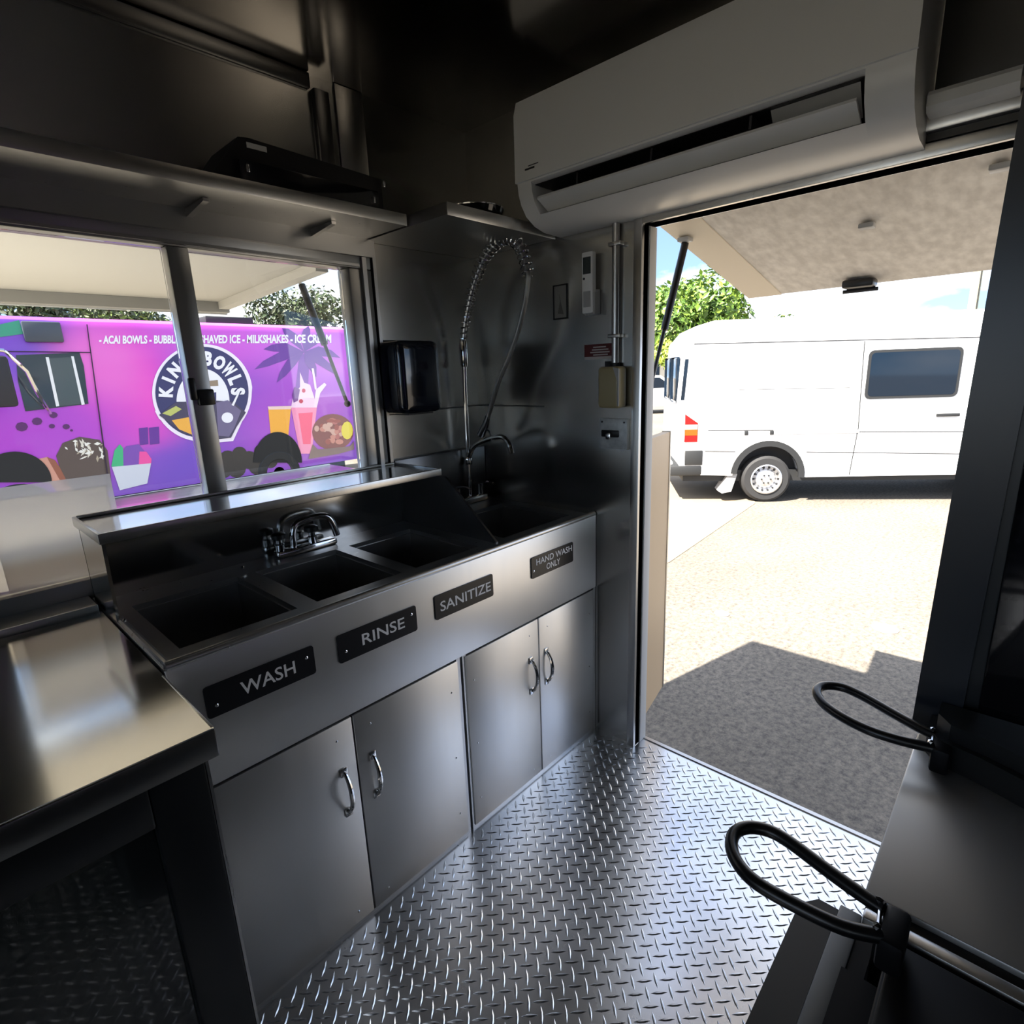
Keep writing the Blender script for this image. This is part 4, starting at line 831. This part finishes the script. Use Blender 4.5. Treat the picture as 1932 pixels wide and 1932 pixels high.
# low building and car left of the van
b0 = far(1170, 690, 34); b1 = far(1310, 690, 34); bz = far(1250, 674, 34).z
hb = thing('low_building', ((b0.x+b1.x)/2, (b0.y+b1.y)/2, GZ0), 'low cream building behind the parked white car', 'building')
dv = (b1-b0); dv.z = 0; dl = dv.length; dv.normalize(); pv = Vector((-dv.y, dv.x, 0)); pv = pv if pv.dot(AF) > 0 else -pv
def slab(a_, b_, z0, z1, d0, d1):
    return MB().add([a_+pv*d0+Vector((0, 0, z0-a_.z)), b_+pv*d0+Vector((0, 0, z0-b_.z)), b_+pv*d1+Vector((0, 0, z0-b_.z)), a_+pv*d1+Vector((0, 0, z0-a_.z)),
                     a_+pv*d0+Vector((0, 0, z1-a_.z)), b_+pv*d0+Vector((0, 0, z1-b_.z)), b_+pv*d1+Vector((0, 0, z1-b_.z)), a_+pv*d1+Vector((0, 0, z1-a_.z))], [(3, 2, 1, 0), (4, 5, 6, 7), (0, 1, 5, 4), (1, 2, 6, 5), (2, 3, 7, 6), (3, 0, 4, 7)])
obj('walls', slab(b0, b1, GZ0, bz-.2, 0, 5), mat('cream render', (.60, .55, .44), .8), hb)
obj('roof', slab(b0-dv*.4, b1+dv*.4, bz-.195, bz, -.5, 5.5), mat('roof tan', (.42, .36, .26), .8), hb)
obj('window', slab(b0+dv*1.2, b0+dv*2.4, .7, 1.8, -.03, -.002), VGL, hb)
# white SUV
cp = at(1236, 781, 2, GZ0); rr_ = math.atan2(dv.y, dv.x)
car = thing('parked_car', (cp.x, cp.y, GZ0), 'white car parked far left of the white van', 'car', rz=rr_)
def cl(name, mb, m_, par=None): return obj(name, mb, m_, par or car, local=True)
co = [(-2.4, .35), (-2.45, .95), (-1.9, 1.05), (-1.6, 1.62), (.2, 1.62), (.95, 1.08), (2.0, .98), (2.1, .60), (2.1, .35), (1.75, .35), (1.65, .62), (1.25, .72), (.9, .62), (.8, .35), (-1.05, .35), (-1.15, .62), (-1.5, .72), (-1.85, .62), (-1.95, .35)]
bm = bmesh.new(); n = len(co); v0 = [bm.verts.new((a_, 0, b_)) for a_, b_ in co]; v1 = [bm.verts.new((a_, 1.75, b_)) for a_, b_ in co]
bm.faces.new(v0); bm.faces.new(v1[::-1])
for i in range(n): bm.faces.new((v0[i], v0[(i+1) % n], v1[(i+1) % n], v1[i]))
bmesh.ops.recalc_face_normals(bm, faces=bm.faces); bmesh.ops.triangulate(bm, faces=[f_ for f_ in bm.faces if len(f_.verts) > 4])
cl('body', MB().bm(bm), VP)
for P in ([(-1.75, 1.10), (-1.52, 1.53), (-.75, 1.53), (-.75, 1.10)], [(-.65, 1.10), (-.65, 1.53), (.15, 1.53), (.75, 1.10)]): cl('window', MB().prism(P, fs_, -.012, .002), VGL)
for cx in (-1.5, 1.28):
    for yy in (-.01, 1.55): cl('wheel', MB().lathe([(.15, 0), (.33, 0), (.35, .04), (.35, .18), (.33, .21), (.15, .21)], (cx, yy, .35), (0, 1, 0), 24), TYRE)
cl('bumper', MB().rbox((2.0, .05, .30), (2.16, 1.7, .55), .03), VD)
# house beside the purple truck and a utility pole
hh = thing('stone_house', (9.5, 14, GZ0), 'pale stone house beyond the rear of the purple truck', 'house')
a0_ = far(655, 700, 17); a1_ = far(770, 700, 15)
dv2 = a1_-a0_; dv2.z = 0; dv2.normalize(); pv = Vector((-dv2.y, dv2.x, 0)); pv = pv if pv.dot(AF) > 0 else -pv
zt_ = far(680, 640, 17).z
obj('walls', slab(a0_, a1_, GZ0, zt_, 0, 5), mat('pale stone', (.62, .54, .38), .85, noise=(5, (.35, .31, .24), .8)), hh)
obj('roof', slab(a0_-dv2*.3, a1_+dv2*.3, zt_+.001, zt_+.22, -.4, 5.4), mat('roof tan', (.42, .36, .26), .8), hh)
obj('window', slab(a0_+dv2*.7, a0_+dv2*1.2, .6, 1.7, -.02, -.002), VGL, hh)
pp = far(1838, 560, 26)
po = thing('utility_pole', (pp.x, pp.y, GZ0), 'weathered utility pole rising behind the white van', 'pole')
obj('pole', MB().cyl((pp.x, pp.y, GZ0), (pp.x, pp.y, 8.0), .22, 14, .17), mat('pole wood', (.50, .46, .30), .85, noise=(6, (.3, .3, .18), .7)), po)
obj('cable', MB().cyl((pp.x-.22, pp.y-.16, GZ0), (pp.x-.20, pp.y-.15, 7.6), .025, 8), VD, po)
obj('crossarm', MB().rbox((pp.x-.08, pp.y-1.1, 7.2), (pp.x+.08, pp.y+1.1, 7.36), .02), mat('bark', (.10, .075, .055), .9), po)
